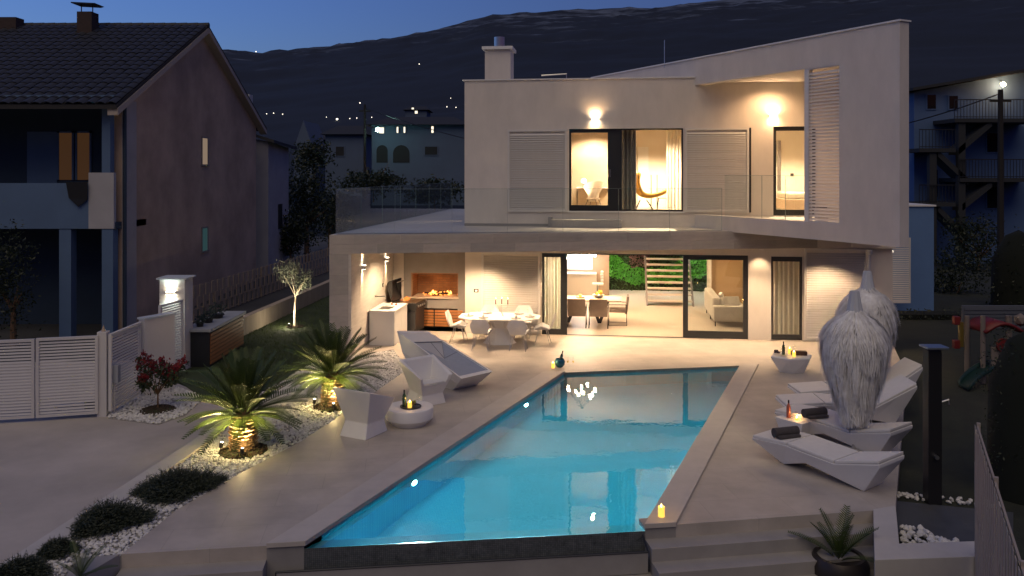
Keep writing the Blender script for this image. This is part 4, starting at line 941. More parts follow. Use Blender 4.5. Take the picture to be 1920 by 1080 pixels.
PLT = mat('plate_ceramic', (.75, .74, .72), .25); PLD = mat('dark_plate', (.10, .09, .08), .35)
pm1 = MB().lathe([(.08, 0), (.14, .012), (.135, .016), (.08, .006)], 20).mesh('plate', PLD, True); pm2 = MB().lathe([(.06, .016), (.1, .024), (.095, .028), (.05, .02)], 20).mesh('bowl', PLT, True); nap = MB().lathe([(.05, .03), (.03, .07), (.0, .11)], 6).mesh('napkin', PLT)
for k, (s, w, lb) in enumerate(((-.85, -.1, 'at the left end'), (.85, -.08, 'at the right end'), (-.4, -.36, 'front left'), (.5, -.36, 'front right'), (-.4, .36, 'back left'), (.5, .36, 'back right'))):
    t = thing('place_setting', 'dark plate with white bowl and napkin, %s of the patio table' % lb, 'plate', dpos(s, w) + Vector((0, 0, .745)), 0, 'place settings'); link('plate', pm1, t); link('bowl', pm2, t); link('napkin', nap, t)
    wineglass('clear wine glass by the plate %s of the patio table' % lb, dpos(s*.8 + .1, w*.55 + .04) + Vector((0, 0, .745)), None, GOB, 'patio table glasses')
cb = thing('candelabra', 'slim silver candelabra with three lit dark candles on the patio table', 'candle holder', dpos(.05, .05) + Vector((0, 0, .745)), -HA)
MB().lathe([(.06, 0), (.05, .012), (.01, .03), (.008, .3), (.016, .31)], 14).build('stem', STEEL, cb, smooth=True)
for x in (-1, 1): MB().tube(bez((0, 0, .2), (x*.17, 0, .16), (x*.17, 0, .32), 8), .006, 6).build('arm', STEEL, cb)
for x, z in ((-.17, .32), (0, .33), (.17, .32)):
    cd = MB().lathe([(.013, 0), (.011, .14), (0, .142)], 10).build('candle', mat('burgundy_wax', (.14, .02, .02), .5), cb, loc=(x, 0, z)); MB().lathe([(.002, .145), (.009, .16), (.0, .2)], 8).build('flame', FLAME, cd)
lamp('candelabra_glow', 'POINT', cb.location + Vector((0, 0, .58)), .6, (1, .6, .25), rad=.05)

# ------------------------------------------------------------------ lounge corner on the left
A, B, C_, Dd = Vector((-2.63, 18.9, 1.1)), Vector((-1.98, 19.5, .98)), Vector((-.42, 18.1, .36)), Vector((-1.07, 17.47, .36))
db = thing('daybed', 'large white faceted daybed with a slanted folding fabric canopy', 'daybed', (-1.5, 18.5, 0))
O_ = Vector(db.location)
base = [Vector((-2.15, 18.75, 0)), Vector((-1.75, 19.2, 0)), Vector((-.78, 18.35, 0)), Vector((-1.27, 17.93, 0))]
mid = [Vector((-2.5, 18.83, .62)), Vector((-1.9, 19.42, .56)), Vector((-.55, 18.18, .24)), Vector((-1.16, 17.62, .22))]
mb = MB(); top = [A, B, C_, Dd]
v = [x - O_ for x in base + mid + top]
mb.add(v, [(3,2,1,0)] + [(i, (i+1) % 4, 4+(i+1) % 4, 4+i) for i in range(4)] + [(4+i, 4+(i+1) % 4, 8+(i+1) % 4, 8+i) for i in range(4)])
rim = [A.lerp(C_, .045), B.lerp(Dd, .05), C_.lerp(A, .045), Dd.lerp(B, .05)]; inn = [x + Vector((0, 0, -.1)) for x in rim]
r_ = [x - O_ for x in top + rim + inn]
mb.add(r_, [(i, (i+1) % 4, 4+(i+1) % 4, 4+i) for i in range(4)] + [(4+i, 4+(i+1) % 4, 8+(i+1) % 4, 8+i) for i in range(4)])
mb.build('shell', PLASTIC, db)
h1, h2 = rim[0].lerp(rim[3], .22), rim[1].lerp(rim[2], .22)
def tv(p, dz): return p - O_ + Vector((0, 0, dz))
MB().hexa([tv(x, -.05) for x in (rim[0], rim[1], h2, h1)], [tv(x, -.004) for x in (rim[0], rim[1], h2, h1)]).build('head_panel', FABW, db, bevel=.004)
CANV = mat('canopy_mesh_fabric', (.33, .37, .45), .8, 0, .05, 10, .2, 200)
ap = h2.lerp(rim[2], .28).lerp(h1, .12) + Vector((0, 0, .0)); ct = h1.lerp(rim[2], .5)
pts = [h1, h2, rim[2], rim[3]]; pk = h1.lerp(rim[2], .42) + Vector((0, 0, -.02))
MB().add([tv(pts[0], -.035), tv(pts[1], -.035), tv(pk, -.11)], [(0,1,2)]).build('canopy_panel', mat('canopy_pale', (.5, .5, .52), .8), db)
for a_, b_ in ((1, 2), (2, 3), (3, 0)): MB().add([tv(pts[a_], -.035), tv(pts[b_], -.035), tv(pk, -.11)], [(0,1,2)]).build('canopy_panel', CANV, db)
mb = MB(); mb.tube([tv(h1, -.02), tv(h2, -.02)], .012, 6)
for x in (h2, h1.lerp(h2, .6), h2.lerp(rim[2], .35)): mb.tube([tv(x, -.025), tv(pk, -.09)], .005, 5)
mb.build('canopy_rib', mat('canopy_rib_grey', (.2, .22, .26), .5), db)

def faz_chair(name, label, cat, loc, rot, group, sc_=1.0):
    """faceted tub chair, opening towards +x"""
    c = thing(name, label, cat, loc, rot, group)
    b0 = [(.30, -.27, 0), (.30, .27, 0), (-.30, .27, 0), (-.30, -.27, 0)]
    w0 = [(.26, -.23, .20), (.26, .23, .20), (-.20, .23, .24), (-.20, -.23, .24)]
    t0 = [(.40, -.36, .56), (.40, .36, .56), (-.34, .40, .80), (-.34, -.40, .80)]
    ti = [(.37, -.29, .55), (.37, .29, .55), (-.26, .33, .78), (-.26, -.33, .78)]
    se = [(.33, -.24, .40), (.33, .24, .40), (-.16, .22, .36), (-.16, -.22, .36)]
    fr = [(.335, -.27, .40), (.335, .27, .40)]
    v = b0 + w0 + t0 + ti + se + fr; v = [(x*sc_, y*sc_, z*sc_) for x, y, z in v]
    f = [(3,2,1,0), (0,1,5,4), (1,2,6,5), (2,3,7,6), (3,0,4,7)]                       # foot
    f += [(5,6,10,9), (6,7,11,10), (7,4,8,11), (4,5,21,20), (4,20,8), (5,9,21)]           # outer shell, open front
    f += [(9,10,14,13), (10,11,15,14), (11,8,12,15)]                                  # rim
    f += [(13,14,18,17), (14,15,19,18), (15,12,16,19), (16,17,18,19), (20,21,17,16), (20,16,12,8), (21,9,13,17)]
    MB().add(v, f).build('shell', PLASTIC, c, bevel=.016)
    MB().hexa([(x*sc_*.97, y*sc_*.95, z*sc_ + .004) for x, y, z in se], [(x*sc_*.97, y*sc_*.95, z*sc_ + .035) for x, y, z in se]).build('seat_pad', FABW, c, bevel=.008)
    return c
faz_chair('tub_chair', 'white faceted tub chair seen from behind beside the gravel', 'armchair', (-2.68, 14.95, 0), R(62), 'faceted tub chairs', 1.08)
faz_chair('tub_chair', 'white faceted tub chair between the daybed and the round table', 'armchair', (-1.78, 17.0, 0), R(-52), 'faceted tub chairs', 1.08)
ctb = thing('coffee_table', 'low round white coffee table between the tub chairs', 'table', (-1.93, 15.55, 0))
MB().lathe([(.33, 0), (.36, .04), (.445, .12), (.455, .29), (.44, .315), (.42, .32), (.2, .32), (.18, .315), (0, .315)], 48).build('drum', PLASTIC, ctb, smooth=True)
TRAYM = mat('dark_tray', (.03, .03, .032), .3)
def tray(label, loc, r=.2):
    t = thing('serving_tray', label, 'tray', loc); MB().lathe([(r*.9, 0), (r, .012), (r, .02), (r*.95, .02), (r*.88, .008), (0, .008)], 28).build('tray_body', TRAYM, t, smooth=True); return t
def pillar(label, loc, h=.12, r=.04):
    t = thing('pillar_candle', label, 'candle', loc, 0, 'lit pillar candles'); MB().lathe([(r, 0), (r, h), (r*.8, h + .003), (0, h - .01)], 18).build('wax', CANDLE, t, smooth=True); MB().lathe([(.002, h - .005), (.007, h + .012), (0, h + .04)], 8).build('flame', FLAME, t)
    lamp('candle_glow', 'POINT', Vector(loc) + Vector((0, 0, h + .05)), .5, (1, .55, .18), rad=.02); return t
def fruits(label, loc, n, seed, mats):
    t = thing('fruit', label, 'fruit', loc); r = random.Random(seed)
    for k in range(n): MB().add([v*r.uniform(.022, .034) for v in IV], IF).build('piece', r.choice(mats), t, smooth=True, loc=(r.uniform(-.06, .06), r.uniform(-.05, .05), .03 + r.uniform(0, .05)))
    return t
GRAPE = mat('dark_grape', (.03, .012, .03), .3); GREENF = mat('green_fruit', (.1, .16, .02), .4)
tz = .322; cc = Vector((-1.93, 15.5, tz))
tray('round dark tray on the low coffee table', cc + Vector((.03, 0, 0)), .2)
bottle('green wine bottle on the round coffee table', cc + Vector((-.09, -.0, .009)), GREENGL)
pillar('yellow candle burning on the round coffee table', cc + Vector((.02, -.06, .009)), .1)
fruits('dark grapes and fruit on the round coffee table', cc + Vector((.08, .05, .009)), 10, 2, [GRAPE, GREENF]); wineglass('wine glass at the edge of the tray on the round coffee table', cc + Vector((.17, .02, .009)))
# by the pool
ib = thing('ice_bucket', 'teal reflective ice bucket at the back corner of the pool', 'bucket', gp(1050, 690) + Vector((0, .1, 0)))
MB().lathe([(.07, 0), (.12, .06), (.13, .14), (.1, .2), (.095, .2), (.11, .13), (.0, .02)], 24).build('bucket_body', mat('teal_glaze', (.02, .16, .24), .12, .5, coat=.6), ib, smooth=True)
bt = bottle('dark champagne bottle leaning in the teal ice bucket', gp(1050, 690) + Vector((0, .1, .1))); bt.rotation_euler = (R(6), R(14), 0)
pillar('pale candle left of the teal ice bucket', gp(1037, 691) + Vector((0, .05, 0)), .12)
for k, px in enumerate((1065, 1075)): wineglass('%s champagne flute by the pool corner' % ['left', 'right'][k], gp(px, 688) + Vector((0, .05, 0)), WWN, FLU)
pillar('yellow candle standing on the front right corner of the pool coping', gp(1240, 968, cz), .13, .045)
# underwater lamps
def pool_lamp(t, label, e):
    q = FL*(1-t) + BL*t; n = Vector((BL.y - FL.y, -(BL.x - FL.x), 0)).normalized(); z = -.34
    o = thing('underwater_lamp', label, 'lamp', Vector((q.x, q.y, z)) + n*.004, math.atan2(n.y, n.x), 'underwater pool lamps')
    MB().lathe([(.14, 0), (.14, .012), (.11, .02)], 24).build('trim_ring', STEEL, o, rot=(0, R(90), 0)); MB().lathe([(.06, .021), (.0, .028)], 24, caps=False).build('lens', emit_mat('pool_lamp_lens_%d' % e, (.6, .92, 1), e), o, rot=(0, R(90), 0))
POOL_E = 1100
pool_lamp(.278, 'bright underwater lamp in the left pool wall near the front', 10500); pool_lamp(.755, 'bright underwater lamp in the left pool wall near the back', 3000)

# ------------------------------------------------------------------ sunbeds, parasols and low tables on the right
def lounger(label, loc, rot, back=.55, group='white faceted sunbeds'):
    """axis +x runs from foot to head"""
    c = thing('sunbed', label, 'sunbed', loc, rot, group)
    hb = back
    stt = [(0, .34, .305, .34), (.48, .375, 0, .17), (.66, .385, .07, .22), (.95, .36, .17, .27), (1.48, .33, .09, .27), (1.88, .33 + (hb - .33)*.55, 0, .21), (2.2, hb, hb - .06, .35)]
    v = []
    for x, zt, zb, wb in stt: v += [(x, -.36, zt), (x, .36, zt), (x, wb, zb), (x, -wb, zb)]
    f = [(0,1,2,3), tuple(4*(len(stt)-1) + i for i in (3,2,1,0))]
    for i in range(len(stt)-1):
        for k in range(4): f.append((4*i+k, 4*(i+1)+k, 4*(i+1)+(k+1) % 4, 4*i+(k+1) % 4))
    MB().add(v, f).build('shell', PLASTIC, c, bevel=.016)
    for a, b in ((0, 2), (2, 4), (4, 6)):
        q = [(stt[a][0] + .01, -.345, stt[a][1]), (stt[b][0] - .01, -.345, stt[b][1]), (stt[b][0] - .01, .345, stt[b][1]), (stt[a][0] + .01, .345, stt[a][1])]
        MB().hexa([(x, y, z + .004) for x, y, z in q], [(x, y, z + .05) for x, y, z in q]).build('cushion', FABW, c, bevel=.012)
    return c
AX = math.atan2(-.80, .60)
def by_foot(px, py, z, rot):     # sunbed origin so that its near foot corner sits at the pixel
    p = gp(px, py, z); q = Matrix.Rotation(rot, 3, 'Z') @ Vector((0, -.36, 0)); return Vector((p.x - q.x, p.y - q.y, 0))
q1 = by_foot(1409, 819, .36, AX); q2 = by_foot(1451, 771, .36, AX)
lounger('white sunbed nearest the steps with a rolled dark towel on its foot', q1, AX, .52)
lounger('white sunbed second from the steps with a rolled towel behind the drinks tray', q2, AX, .52)
q3 = by_foot(1470, 775, .3, R(-4)); q4 = by_foot(1497, 744, .3, R(-4))
lounger('white sunbed with raised back behind the front parasol, nearer of the two', q3 + Vector((.1, .25, 0)), R(-2), .76).scale = (1.1, 1, 1)
lounger('white sunbed with raised back behind the front parasol, farther of the two', q4, R(2), .86).scale = (1.12, 1, 1)
faz_chair('tub_chair', 'white faceted armchair half hidden behind the far parasol', 'armchair', gp(1612, 684), R(-105), 'faceted tub chairs', 1.15).scale = (1, 1.6, .85)
TOW = mat('dark_towel', (.075, .065, .065), .95, 0, .2, 14, .5, 160)
def towel(label, loc, rot):
    t = thing('towel', label, 'towel', loc, rot, 'rolled towels'); MB().tube([(-.22, 0, .075), (.22, 0, .075)], .075, 14).build('roll', TOW, t, smooth=True)
    mb = MB(); vs = [(x*.012 + .225, .07*x/40*math.cos(x*.6), .075 + .07*x/40*math.sin(x*.6)) for x in range(1)]
    MB().box(-.2, .2, -.14, -.02, .0, .05).build('fold', TOW, t, bevel=.02); return t
towel('rolled dark towel on the front sunbed', gp(1473, 818, .43), AX + R(70)); towel('rolled dark towel on the second sunbed', gp(1527, 781, .43), AX + R(70))
lt = thing('low_table', 'small white low table between the two front sunbeds', 'table', gp(1500, 828) + Vector((0, .25, 0)), AX)
MB().add([(-.28, -.2, .33), (.28, -.2, .33), (.28, .2, .33), (-.28, .2, .33), (-.18, -.14, 0), (.18, -.14, 0), (.18, .14, 0), (-.18, .14, 0)], [(0,1,2,3), (7,6,5,4), (0,4,5,1), (1,5,6,2), (2,6,7,3), (3,7,4,0)]).build('table_body', PLASTIC, lt, bevel=.006)
ROSE = mat('rose_glass', (.75, .22, .14), .15, trans=.5)
ltz = .334; lc = Vector(lt.location) + Vector((0, 0, ltz))
bottle('pink rosé bottle on the low table between the sunbeds', lc + Vector((-.1, .05, 0)), ROSE)
pillar('small glowing candle on the low table between the sunbeds', lc + Vector((.0, -.08, 0)), .03, .03)
for k, d in enumerate(((.1, .0), (.16, -.07), (.06, .1))): lathe_thing('tumbler', 'pink tumbler on the low table, %s from the bottle' % ['nearest to the candle', 'farthest', 'nearest'][k], 'glass', lc + Vector((d[0], d[1], 0)), [('glass_body', [(.028, 0), (.033, .085), (.031, .085), (.02, .006)], ROSE)], 'tumblers')
# hexagonal table with drinks
ht = thing('side_table', 'white faceted side table with drinks near the narrow window', 'table', gp(1492, 702) + Vector((0, .3, 0)), R(10))
mb = MB(); ring = lambda r, z, o, sx=1.0: [(r*sx*math.cos(k*math.pi/3 + o), r*.8*math.sin(k*math.pi/3 + o), z) for k in range(6)]
mb.add(ring(.33, 0, .2) + ring(.53, .36, 0) + ring(.50, .385, 0), [tuple(range(5, -1, -1)), tuple(range(12, 18))] + [(i*6+k, i*6+(k+1) % 6, (i+1)*6+(k+1) % 6, (i+1)*6+k) for i in range(2) for k in range(6)]); mb.build('table_body', PLASTIC, ht)
hc = Vector(ht.location) + Vector((0, 0, .387))
iv = thing('wine_cooler', 'clear glass wine cooler on the faceted side table', 'bucket', hc + Vector((-.22, -.1, 0))); MB().lathe([(.06, 0), (.09, .2), (.085, .2), (.055, .01)], 20).build('cooler_body', WINEGL, iv, smooth=True)
bottle('dark bottle standing in the clear wine cooler', hc + Vector((-.22, -.1, .03)))
pillar('yellow candle at the front of the faceted side table', hc + Vector((.0, -.18, 0)), .11); pillar('yellow candle at the back of the faceted side table', hc + Vector((.0, .12, .0)), .13)
bk = thing('snack_box', 'long dark wooden serving box on the faceted side table', 'box', hc + Vector((.17, .02, 0)), R(-8)); MB().box(-.17, .19, -.08, .08, 0, .09).build('box_body', mat('dark_wood_box', (.05, .025, .02), .5), bk, bevel=.005); fr_ = fruits('dark grapes beside the wine cooler on the faceted side table', hc + Vector((-.3, .13, 0)), 9, 6, [GRAPE])
wineglass('wine glass behind the serving box on the faceted side table', hc + Vector((.12, .16, 0)), None, GOB)

# thatched parasols, closed
THM = mat('white_raffia', (.86, .83, .80), .9, 0, .2, 9); TH2 = mat('white_raffia_core', (.45, .43, .43), .95)
PROF = [(2.34, .09), (2.27, .34), (2.12, .50), (1.92, .585), (1.70, .60), (1.45, .55), (1.2, .46), (.95, .36), (.7, .26), (.5, .20), (.40, .16)]
def prof_r(z):
    for (za, ra), (zb, rb) in zip(PROF, PROF[1:]):
        if zb <= z <= za: return ra + (rb - ra)*(za - z)/(za - zb)
    return .1 if z > 2 else .15
def parasol(label, loc, seed):
    t = thing('closed_parasol', label, 'parasol', loc, 0, 'raffia parasols')
    MB().tube([(0, 0, 0), (0, 0, 2.62)], .028, 12).build('pole', mat('pale_pole', (.6, .58, .56), .5), t, smooth=True)
    MB().lathe([(.26, 0), (.26, .05), (.05, .07), (.045, .2)], 24).build('base_plate', mat('concrete_base', (.35, .34, .33), .8), t, smooth=True)
    mb = MB(); rnd = random.Random(seed); n = 22; vs = []
    for i in range(9):
        z0 = 2.32; z1 = 2.72; zz = z0 + (z1 - z0)*i/8; r = .13 - .062*i/8
        for k in range(n): a = 2*math.pi*k/n; rr = r*(1 + .10*(k % 2)); vs.append((rr*math.cos(a), rr*math.sin(a), zz))
    mb.add(vs, [(i*n+k, i*n+(k+1) % n, (i+1)*n+(k+1) % n, (i+1)*n+k) for i in range(8) for k in range(n)] + [tuple(8*n + k for k in range(n))]); mb.build('cap', mat('parasol_cap_fabric', (.55, .57, .60), .7), t)
    MB().lathe([(max(.02, r*.86 - .12), z - .03) for z, r in PROF], 24).build('core', TH2, t, smooth=True)
    mb = MB()
    for i in range(420):
        a = rnd.random()*6.283; z = 2.36 - 1.75*rnd.random()**1.15; L_ = rnd.uniform(.3, .55)*(1 if z > 1 else .7); out = rnd.uniform(-.09, .07); dr = rnd.gauss(0, .10); sp = rnd.uniform(.06, .12)
        for k in range(34):
            a0 = a + rnd.gauss(0, sp)/max(.2, prof_r(min(2.3, z))*1.6); zz0 = z + rnd.uniform(-.07, .07); l = L_*rnd.uniform(.6, 1.1); w = rnd.uniform(.005, .011); o_r = out + rnd.uniform(-.03, .02); fl = rnd.uniform(-.01, .06); vs = []
            for j in range(4):
                t_ = j/3; aa = a0 + (a + dr - a0)*.45*t_*t_; zz = max(zz0 - l*t_, .42 + .12*rnd.random()); r = max(.03, prof_r(min(2.33, max(.42, zz)))*.86 + o_r*(.4 + .6*t_) + fl*t_*t_)
                x, y = r*math.cos(aa), r*math.sin(aa); ww = w*(1 - .25*j); vs += [(x - math.sin(aa)*ww, y + math.cos(aa)*ww, zz), (x + math.sin(aa)*ww, y - math.cos(aa)*ww, zz + .001)]
            mb.add(vs, [(2*j, 2*j+1, 2*j+3, 2*j+2) for j in range(3)])
    o = mb.build('raffia_fringe', THM, t); o['kind'] = 'stuff'
    return t
parasol('closed white raffia parasol standing between the two front sunbeds', Vector((5.78, 13.95, 0)), 1)
parasol('closed white raffia parasol half hidden behind the front one', Vector((7.2, 16.75, 0)), 2)

# black outdoor shower
shw = thing('garden_shower', 'tall black garden shower column in the dark lower garden', 'shower', gp(1748, 943, -.2))
sh = (943 - 655)*shw.location.y/FPX
MB().box(-.10, .10, -.09, .09, 0, sh).build('column', BLACK, shw, bevel=.01); MB().box(-.15, .17, -.16, .10, sh + .03, sh + .06).build('shower_head', mat('blue_lit_steel', (.35, .42, .5), .3, .8), shw, bevel=.005)  # blue light on the shower top is put into its steel colour
MB().box(-.05, .05, -.05, .05, sh, sh + .03).build('neck', STEEL, shw); MB().lathe([(.03, 0), (.03, .06)], 12).build('valve', STEEL, shw, loc=(.0, -.09, .72), rot=(R(90), 0, 0)); MB().tube([(.1, -.02, 1.5), (.22, -.05, 1.55), (.22, -.05, 1.48)], .015, 8).build('hand_shower', STEEL, shw)

# pots
def cycad_frond(L_, arch, nl, wl, m, rmat=None, seed=0, lift=.0, wide=.022):
    """rachis and two rows of narrow leaflets; grows along +x, arching down"""
    rnd = random.Random(seed); mb = MB(); pts = []
    for i in range(nl + 1):
        t = i/nl; pts.append(Vector((L_*(t - .10*arch*t*t), 0, lift*L_*t + arch*L_*(.42*t - .85*t*t))))
    for i in range(nl):
        t = i/nl; a, b = pts[i], pts[i+1]; w = .012*(1 - t) + .003
        mb.add([a + Vector((0, -w, 0)), a + Vector((0, w, 0)), b + Vector((0, w*.8, 0)), b + Vector((0, -w*.8, 0)), a + Vector((0, 0, -w)), b + Vector((0, 0, -w))], [(0,1,2,3), (0,3,5,4), (1,4,5,2)])
        if t < .12: continue
        ll = wl*math.sin(math.pi*min(1, (t - .06)**.75*.93 + .06))**.7*rnd.uniform(.9, 1.08) + .02
        d = (b - a).normalized()
        for sg in (-1, 1):
            o = Vector((0, sg, .42)).normalized(); tip = a + d*ll*.62 + o*ll*.8 + Vector((0, 0, -.12*ll)); c1 = a + d*wide; m_ = (a + tip)*.5 + Vector((0, 0, .04*ll)) + d*wide*.5
            mb.add([a, c1, m_ + d*wide*.5, tip, m_ - d*wide*.6], [(0,1,2,4), (4,2,3)])
    return mb
CYC = leaf_mat('cycad_green', (.022, .05, .012), (.075, .11, .022), .45, 3.0)
TRK = mat('cycad_trunk', (.16, .095, .05), .9, 0, .4, 12, .6, 40)
frs = [cycad_frond(1.0, a, 25, .17, CYC, seed=i, lift=l, wide=.024).mesh('frond', CYC) for i, (a, l) in enumerate(((.16, .16), (.24, .08), (.34, .0), (.46, -.04)))]
SPOTM = emit_mat('ground_spot_lens', (1, .93, .7), 45)
def spike_spot(label, loc, aim, energy, size=95, color=(1, .74, .32), group='spike spotlights', rad=.03):
    t = thing('garden_spotlight', label, 'lamp', loc, 0, group); q = Vector(aim).normalized().to_track_quat('Z', 'Y').to_euler()
    MB().tube([(0, 0, -.05), (0, 0, .06)], .012, 6).build('spike', BLACK, t); hd = MB().lathe([(.03, 0), (.038, .09), (.034, .09)], 14).build('lamp_head', BLACK, t, loc=(0, 0, .05)); hd.rotation_euler = q
    MB().lathe([(.034, .088), (0, .092)], 14, caps=False).build('lens', SPOTM, hd)
    lamp('spot_spill', 'POINT', Vector(loc) + Vector((0, 0, .2)), energy*.05, color, None, .02)
    lamp('spot_beam', 'SPOT', Vector(loc) + Vector((0, 0, .06)) + Vector(aim).normalized()*.11, energy, color, None, rad, size, .7, aim=aim)
def palm(label, loc, H, Lf, n, seed, r=.175):
    t = thing('sago_palm', label, 'palm', loc, 0, 'uplit sago palms'); rnd = random.Random(seed)
    mb = MB(); k = 18
    mb.lathe([(r*1.12, -.03), (r*1.05, .1), (r, H*.4), (r*.98, H*.8), (r*.7, H + .06), (.05, H + .14)], k)
    mb.build('trunk', TRK, t, smooth=True)
    sm = MB().add([(-.045, 0, 0), (.045, 0, 0), (.03, .05, .075), (-.03, .05, .075), (0, .035, -.01), (0, .02, .06)], [(0,1,2,3), (0,4,1), (3,2,5)]).mesh('leaf_base', mat('leaf_base_bark', (.27, .17, .09), .85, 0, .4, 30, .4, 60))
    rows = int(H/.062); 
    for i in range(rows):
        for j in range(16):
            a = (j + .5*(i % 2))*2*math.pi/16; z = .03 + .062*i; rr = r*(1.05 - .08*z/H) - .005
            link('leaf_base', sm, t, (rr*math.cos(a), rr*math.sin(a), z), (R(rnd.uniform(-30, -12)), 0, a - math.pi/2), rnd.uniform(.8, 1.15))
    for i in range(n):
        u = (i + .5)/n; a = i*2.39996 + rnd.uniform(-.1, .1); el = 78 - 88*u**.8 + rnd.uniform(-5, 5)
        k_ = 0 if u < .25 else 1 if u < .5 else 2 if u < .8 else 3
        s_ = Lf*(.82 + .22*math.sin(math.pi*min(1, u*1.1))) * rnd.uniform(.92, 1.08)
        link('frond', frs[k_], t, (.07*math.cos(a), .07*math.sin(a), H + .06 - .1*u), (0, R(-el), a), s_)
    return t
def mulch(label, loc, r, seed, h=.05):
    t = thing('mulch_ring', label, 'planting ring', loc, 0, 'planting rings'); rnd = random.Random(seed); mb = MB()
    mb.lathe([(r, -.04), (r*.98, .0), (r*.7, h*.7), (0, h)], 30); mb.build('soil', SOIL, t, smooth=True)
    mb = MB()
    for i in range(int(900*r)):
        a = rnd.random()*6.283; q = r*rnd.random()**.5*.98; mb.add([v*rnd.uniform(.012, .028) + Vector((q*math.cos(a), q*math.sin(a), h*(1 - (q/r)**2) + rnd.uniform(-.005, .012))) for v in IV], IF)
    o = mb.build('bark_chips', mat('bark_chip', (.05, .035, .022), .95, 0, .4, 30), t); o['kind'] = 'stuff'; return t
p1, p2 = gp(457, 845), gp(624, 762)
palm('large uplit sago palm nearest the driveway kerb', p1, .62, 1.12, 64, 1); palm('uplit sago palm beside the tub chairs, the farther one', p2, .62, 1.12, 62, 2)
mulch('dark mulch ring under the nearer sago palm', p1, .40, 1); mulch('dark mulch ring under the farther sago palm', p2, .38, 2)
for p_, nm in ((p1, 'nearer'), (p2, 'farther')):
    spike_spot('bright spike spotlight left of the %s sago palm trunk' % nm, p_ + Vector((-.36, -.08, .03)), (.16, .08, 1), 85, 150)
    spike_spot('bright spike spotlight in front of the %s sago palm trunk' % nm, p_ + Vector((.10, -.38, .03)), (-.06, .16, 1), 85, 150)
# small potted cycad at the bottom of the steps, and low plants at the lower frame edge
def small_fronds(t, n, L_, z, seed, els=(75, 20), m=None):
    rnd = random.Random(seed)
    for i in range(n):
        u = i/n; a = i*2.39996; link('frond', frs[1 if u < .5 else 2], t, (0, 0, z), (0, R(-(els[0] - (els[0]-els[1])*u)), a), L_*rnd.uniform(.8, 1.1))
pc = gp(1573, 1118, -.85); pt_ = thing('potted_cycad', 'small cycad in a dark metal pot at the foot of the steps', 'potted plant', pc); pt_.scale = (1.45, 1.45, 1.3)
MB().lathe([(.20, 0), (.25, .12), (.26, .34), (.22, .42), (.19, .42), (.2, .36), (0, .36)], 28).build('pot', mat('dark_bronze_pot', (.05, .04, .035), .4, .5), pt_, smooth=True); small_fronds(pt_, 12, .5, .36, 5)
pl_ = thing('low_cycad', 'small cycad rosette at the left foot of the steps', 'plant', gp(150, 1085, .0)); small_fronds(pl_, 9, .42, .0, 8, (60, 15))
LEM = leaf_mat('bright_leaf', (.10, .13, .02), (.20, .22, .04)); lm = thing('leafy_shrub', 'yellow-green leafy shrub at the bottom edge before the planter wall', 'shrub', gp(1742, 1098, -.0) + Vector((0, -.6, -.35)))
MB().tube([(0, 0, -1.2), (0, 0, .3)], .02, 6).build('stem', TRK, lm); leaf_cloud(MB(), (0, 0, .22), (.3, .26, .24), 130, .14, seed=3).build('leaves', LEM, lm)
# rosemary mounds
ROSM = leaf_mat('rosemary', (.016, .026, .014), (.04, .055, .03))
def rosemary(label, c, rx, ry, hgt, n, seed):
    t = thing('rosemary_bush', label, 'shrub', c, R(30), 'dark creeping shrubs'); rnd = random.Random(seed); mb = MB()
    for i in range(n):
        a = rnd.random()*6.283; q = rnd.random()**.5; f = 1 + .25*math.sin(a*3 + seed) + .12*math.sin(a*7); p = Vector((rx*q*f*math.cos(a), ry*q*f*math.sin(a), hgt*(1 - q*q)*.6*rnd.random()))
        d = Vector((math.cos(a)*q*1.3 + rnd.gauss(0, .25), math.sin(a)*q*1.3 + rnd.gauss(0, .25), 1.0 - .5*q)).normalized(); l = hgt*rnd.uniform(.35, .75)
        for j in range(9):
            b = p + d*l*j/9 + Vector((0, 0, -.05*(j/9)**2)); o = Vector((rnd.gauss(0, 1), rnd.gauss(0, 1), rnd.gauss(.4, .6))).normalized()*.035; s_ = o.orthogonal().normalized()*.006
            mb.add([b - s_, b + s_, b + o], [(0,1,2)])
        w = .004; mb.add([p + Vector((w, 0, 0)), p - Vector((w, 0, 0)), p + d*l], [(0,1,2)])
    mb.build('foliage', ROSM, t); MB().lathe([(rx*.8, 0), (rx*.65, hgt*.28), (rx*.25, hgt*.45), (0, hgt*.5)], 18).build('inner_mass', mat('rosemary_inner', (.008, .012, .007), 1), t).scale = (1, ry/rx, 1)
    return t
rosemary('large dark creeping shrub on the gravel below the front palm', gp(332, 922), .46, .30, .36, 2000, 1); rosemary('medium dark creeping shrub, second down the gravel bed', gp(207, 984), .38, .26, .33, 1600, 2)
rosemary('small dark shrub, third down the gravel bed', gp(108, 1036), .17, .13, .2, 500, 3); rosemary('dark shrub cut by the lower left corner of the picture', gp(36, 1080), .26, .2, .24, 800, 4)
